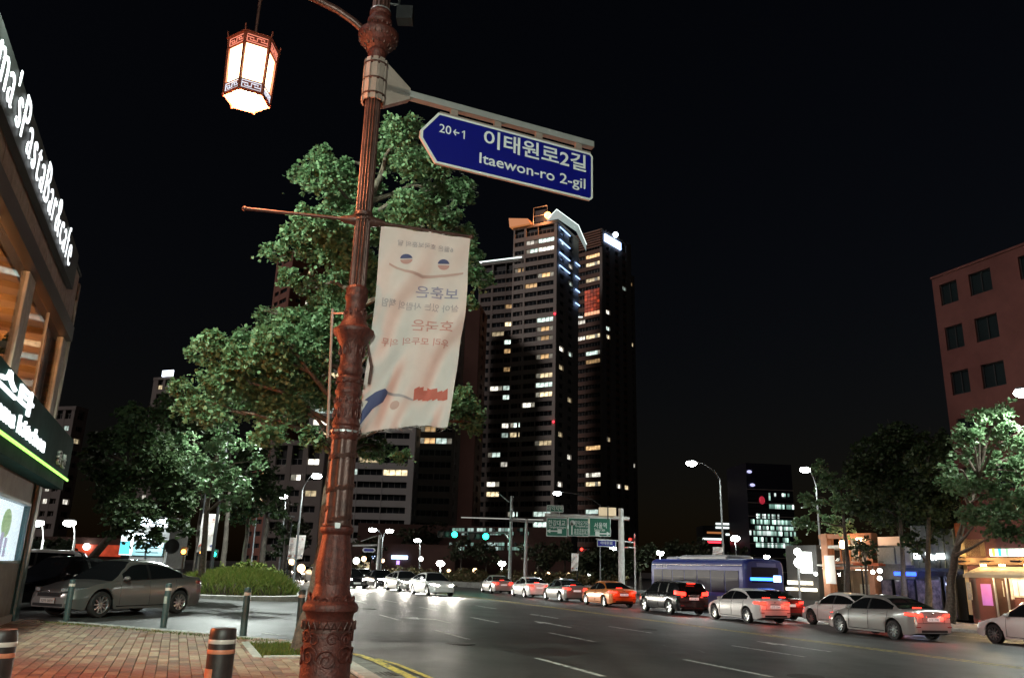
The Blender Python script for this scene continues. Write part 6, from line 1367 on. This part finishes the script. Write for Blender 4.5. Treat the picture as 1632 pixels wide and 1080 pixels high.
t, H, c = tower('apartment_block', 'dark tower showing in the gap right of the shop roof corner', 112, 200, at(100,652,200).z, 15, 6, 4, 3.0, [(1,1.8),(3.6,1.6)], [(1,2)], [.35,.3], [.2], 19, conc_d, cat='apartment block', wh=1.3)
# --- office tower with lit floors on the right
D = 210; c = at(1262,740,D); t = thing('office_tower', 'black glass office tower with rows of lit floors at the right', 'office tower', (c.x, D, -1), R(6)); H = c.z+1; wl = 75*D/FPX*1.0
m = MB(); m.box((-wl,.5,0),(0,14,H)); m.build('core', pbr('office_dark',(.012,.012,.02),.3), t)
rows_ = [(792,.42,1.0,.35),(797,.42,1.0,.10),(810,.45,.96,.8),(818,.0,.0,0),(826,.12,.72,.5),(835,.0,1.0,.75),(845,.1,.95,.7),(853,.0,.98,.9),(863,.05,.8,.7),(872,.12,.95,.85)]
zc_ = {}
for r_, (v, a, b, p_) in enumerate(rows_):
    z = at(1225,v,D).z+1; rg = random.Random(r_+90)
    for i in range(24):
        x = -wl+wl*i/24; lit = a <= i/24 <= b and rg.random() < p_
        m = MB(); m.box((x+.04,.30,z),(x+wl/24-.04,.42,z+1.05)) if False else None
        key = ('off', lit and rg.choice((1,2,3)) or 0)
        if key not in _w: mm = MB(); mm.box((.04,0,0),(wl/24-.04,.1,1.1)); _w[key] = mm.mesh('window', [dg, emit('office_cool',(.65,1,.86),1.0,vary=True), emit('office_white',(.85,1,.95),1.6,vary=True), emit('office_dim',(.4,.75,.62),.35,vary=True)][key[1]])
        link('window', _w[key], t, Matrix.Translation((x,.38,z)))
for f in range(int(H/3.4)): m = MB(); m.box((-wl-.05,.30,f*3.4),(.05,.49,f*3.4+.18)); m.build('floor_band', conc_d, t)
m = MB(); m.ball((-wl*.70,.1,at(1212,797,D).z+1),.8,10,0,(1,.3,1.3)); m.build('red_logo', emit('logo_red',(1,.05,.10),.35), t)
for du,v in ((1192,752),(1197,773)): m = MB(); p = at(du,v,D); m.ball((p.x-c.x,.1,p.z+1),.7,8,0,(1,.3,.6)); m.build('roof_letter', emit('pale_violet',(.6,.6,1),1.2), t)
D = 230; c = at(1160,838,D); t = thing('low_building', 'small dark stepped building with glowing roof lines by the bare lamp pole', 'building', (c.x, D, -1))
m = MB(); m.box((-7,0,0),(0,8,c.z+1)); m.build('body', M_['dark'], t); m = MB(); m.box((0,0,0),(4,8,c.z-3)); m.build('wing', M_['dark'], t)
for u0,u1,v,mt in ((1141,1162,834,'crown_white'),(1141,1162,840,'crown_white'),(1127,1153,848,'eave_orange'),(1120,1152,858,'crown_white'),(1128,1149,863,'beacon_red'),(1157,1168,851,'crown_white')):
    p0, p1 = at(u0,v,D-.3), at(u1,v,D-.3); m = MB(); m.box((p0.x-c.x,-.3,p0.z+1-.25),(p1.x-c.x,-.05,p0.z+1+.25)); m.build('light_line', MATS[mt], t)

# ---- low station like building with lit upper windows behind the signals, and market hall left
D = 170; c = at(740,860,D); t = thing('low_office', 'low building with a row of greenish lit windows behind the traffic signals', 'building', (c.x, D, -1))
m = MB(); m.box((-22,0,0),(22,10,at(760,838,D).z+1)); m.build('wall', pbr('dim_brown',(.10,.05,.04),.9,var=.2,scale=.2), t)
rg = random.Random(44)
for j, v in enumerate((846,852,869,876)):
    for i in range(26):
        if rg.random() < .72:
            u = 716+i*4.9; p = at(u,v,D); key = ('st', rg.choice((0,1,2)))
            if key not in _w: mm = MB(); mm.box((0,-.1,0),(.56,.0,.62)); _w[key] = mm.mesh('window', [emit('st_green',(.5,.85,.72),.40,vary=True), emit('st_white',(.75,1,.92),.6,vary=True), dg][key[1]])
            link('window', _w[key], t, Matrix.Translation((p.x-c.x,-.01,p.z+1)))
m = MB(); a, b = at(735,824,150), at(866,828,150); m.tube([a-Vector((c.x,D,-1)), b-Vector((c.x,D,-1))], .10, 6); m.build('roof_light_rail', emit('rail_glow',(1,1,.9),.35), t)
D = 140; c = at(650,880,D); t = thing('lit_station', 'low dark building with a blue white illuminated sign right of the post', 'building', (c.x, D, -1))
m = MB(); m.box((-14,0,0),(8,8,at(640,868,D).z+1.2)); m.build('wall', MATS['dim_brown'], t)
for u0,u1,v0,v1,mt in ((624,650,885,890,'sign_blue_white'),(585,598,884,889,'sign_blue_white'),(632,637,893,899,'violet')):
    a, b = at(u0,v1,D), at(u1,v0,D); mt = MATS.get(mt) or emit('violet',(.5,.3,1),2.5); m = MB(); m.box((a.x-c.x,-.3,a.z+1),(b.x-c.x,-.1,b.z+1)); m.build('lit_sign', mt, t)
m = MB(); a = at(570,897,D); m.box((a.x-c.x,-.3,a.z),(a.x-c.x+2.2,-.1,a.z+1.6)); m.build('lit_window', LIT[0], t)

# ---- planted median, far trees and shrubs
med = tag(bpy.data.objects.new('planted_median', None), kind='structure'); COL.objects.link(med); mp = at(780,915,100); med.location = (0,0,0)
m = MB(); m.box((-24,92,-.9),(14,110,.0)); m.build('median_kerb', M_['concrete'], med)
rg = random.Random(77)
cl = [((rg.uniform(-24,14), rg.uniform(92.5,108), .35+rg.uniform(0,.35)), rg.uniform(.8,1.5), 190) for _ in range(85)]
tag(link('median_shrubs', leaf_mesh('median_shrubs', cl, .30, pbr('median_leaf',(.07,.085,.03),.6,col2=(.16,.10,.05),island=True,trans=.3), 78, flat=.5)), 'long low mass of shrubs planted along the far median', 'shrubs', kind='stuff')
farl = pbr('far_leaf', (.035,.055,.025), .6, col2=(.07,.075,.04), island=True, trans=.25)
k = 0
for (u, vt, r, D, lab) in ((590,868,20,130,'dark round tree just right of the post in the distance'),(650,850,20,150,'dark distant tree behind the single street lamp'),(735,868,18,130,'dark distant tree under the left green signal'),(775,872,18,130,'dark distant tree under the right green signal'),(858,872,22,120,'dark tree below the left end of the direction sign'),(900,866,20,120,'dark tree below the middle of the direction sign'),(955,890,26,95,'bushy evergreen left of the gantry pole'),(985,885,24,95,'bushy evergreen hiding the foot of the gantry pole'),(1020,880,22,110,'dark tree right of the gantry pole'),(1065,872,20,120,'dark tree rising behind the front of the bus'),(1110,868,20,120,'dark tree rising behind the middle of the bus'),(690,840,22,160,'tall dark distant tree left of the signals'),(470,840,24,110,'dark tree behind the twin banner poles'),(270,850,26,75,'dark tree behind the bright blue lit kiosk'),(30,870,24,70,'dark tree behind the lot lamps'),(95,868,24,72,'dark tree right of the lot lamps'),(1180,880,16,130,'low dark tree at the foot of the office tower')):
    k += 1; gb = at(u,915,D); gb.z = -.6 if u > 500 else .05; rg = random.Random(k)
    cl = px_clumps([(u+rg.uniform(-r,r)*.9, vt+rg.uniform(-.3,1.0)*r*1.2, r*.62) for _ in range(9)], D, 1.5, 70, 300+k)
    tree('distant_tree', lab, gb, [gb, at(u,900,D), at(u+2,vt,D)], .2, cl, .42, farl, 300+k, M_['bark2'], 'distant dark trees', sub=14)
# ---- lit kiosks on the left
D = 60; p = at(200,880,D); t = thing('light_box', 'tall white and cyan lit advertising column behind the silver sedan', 'light box', (p.x, D, .05), R(-8)); a, b = at(192,822,D), at(209,884,D)
m = MB(); m.bevbox((-.42,-.15,b.z-.05),(.42,.15,a.z),.03); m.build('column', emit('column_white',(.85,1,.98),2.2,sample=True), t); m = MB(); m.box((-.40,-.17,b.z),(.40,-.155,b.z+.9)); m.build('lower_panel', emit('column_cyan',(.15,.75,.9),1.3), t); m = MB(); m.box((-.05,-.18,b.z+1),(.02,-.16,a.z)); m.build('divider', M_['dark'], t)
m = MB(); m.bevbox((-.3,-.1,0),(.3,.1,b.z-.06),.02); m.build('foot', M_['black'], t)
D = 62; p = at(238,880,D); t = thing('convenience_store', 'small shop with two bright blue white sign bars behind the parked sedan', 'shop', (p.x, D, .05)); Z = lambda v: at(238,v,D).z-.05; X_ = lambda u: at(u,850,D).x-p.x
for nm,u0,u1,v0,v1,y0,y1_,mt in (('wall',208,268,822,905,.3,4,MATS['dim_wall']),('sign_bar',217,264,825,838,-.2,.1,emit('store_white',(.8,.95,1),6,sample=True)),('sign_bar',213,250,850,859,-.3,.1,MATS['store_white']),('window',214,262,864,885,.1,.29,emit('store_inside',(.35,.6,.62),.5,vary=True)),('post',207,209,822,905,-.1,.2,M_['galv']),('shelf',220,255,872,873.5,.02,.09,M_['black']),('shelf',220,255,879,880,.02,.09,M_['black']),('door_frame',235,237,862,890,.0,.09,M_['black'])):
    m = MB(); m.box((X_(u0),y0,Z(v1)),(X_(u1),y1_,Z(v0))); m.build(nm, mt, t)
lamp('store_light', t, (0,-2,3.0), (.8,.95,1), 900, r=.4)
D = 75; p = at(100,880,D); t = thing('red_lit_stall', 'low red lit shop front far behind the black car', 'shop', (p.x, D, .05))
m = MB(); m.box((-2,0,0),(7,3,3.2)); m.build('wall', MATS['dim_brown'], t); m = MB(); m.box((.5,-.1,1.6),(5.5,0,2.6)); m.build('lit_front', emit('red_stall',(1,.12,.05),.8,vary=True), t); m = MB(); m.ball((2.2,-.3,2.4),.3,10); m.build('bulb', emit('globe_white',(.95,1,.92),9), t)
for (u, v, c_, lab) in ((293,884,'o','orange lamp low between the trunks left of the hanging banner'),(318,883,'o','orange lamp low just under the hanging banner'),(341,888,'g','green crossing signal beside the hedge')):
    D = 52; p = at(u,v,D); t = thing('crossing_signal' if c_ == 'g' else 'warning_lamp', lab, 'signal', (p.x,D,.05)); m = MB(); m.tube([(0,0,0),(0,0,p.z)],.05,8); m.build('pole', M_['black'], t)
    m = MB(); m.bevbox((-.2,-.08,p.z-.05),(.2,.1,p.z+.45),.02); m.build('housing', M_['black'], t); m = MB(); m.ball((0,-.12,p.z+.15),.15,10); m.build('lamp', green_on if c_ == 'g' else emit('orange_lamp',(1,.35,.06),9,sample=False), t)
    lamp('glow', t, (0,-.5,p.z+.2), (.03,1,.6) if c_ == 'g' else (1,.4,.1), 40, r=.1)
m = thing('round_sign_post', 'thin white post with a dark round sign behind the silver sedan', 'sign', at(258,905,38).xy.to_3d()+Vector((0,0,.05))); mm = MB(); mm.tube([(0,0,0),(.05,0,1.9)],.03,8); mm.build('post', M_['palepole'], m); mm = MB(); mm.lathe([(.33,0),(.33,.03)],20,M=Matrix.Translation((.35,-.03,2.1)) @ Matrix.Rotation(math.pi/2,4,'X')); mm.build('disc', M_['dark'], m)
mm = MB(); mm.tube([(.05,0,1.9),(.35,0,2.1)],.02,6); mm.build('arm', M_['galv'], m)
# little warm lights and parked shapes across the far pavement
for i,(u,v,s_,c_) in enumerate(((873,915,.35,'w'),(894,916,.3,'w'),(906,915,.25,'w'),(939,918,.45,'c'),(715,910,.3,'w'),(735,911,.3,'w'),(757,909,.35,'w'),(580,890,.35,'w'),(568,893,.45,'c'),(466,893,.4,'w'),(480,905,.4,'w'),(610,893,.25,'w'),(671,890,.3,'c'),(853,914,.25,'w'))):
    D = 112 if u > 500 else 80; p = at(u,v,D)
    t = thing('bollard_light', 'small %s light low in the distance %s' % ('warm' if c_ == 'w' else 'white', ['under the direction sign, first from the left','under the direction sign, second from the left','under the direction sign beside the little banner','left of the gantry pole, brightest of the row','right of the very bright low lamp','under the left green signal','under the right green signal','just right of the post, the warmer of two','just right of the post, the whiter of two','at the foot of the twin banner poles','right of the twin banner poles near the road','under the double headed lamp','beside the distant single lamp','left end of the direction sign near the road'][i]), 'lamp', (p.x,D,-.5)); m = MB(); m.ball((0,0,p.z+.5),s_,10); m.build('globe', emit('small_warm',(1,.66,.36),5) if c_ == 'w' else MATS['globe_white'], t); m = MB(); m.tube([(0,0,0),(0,0,p.z+.5-s_)],.06,6); m.build('post', M_['black'], t)
# ---- aerial wires over the road by the signals
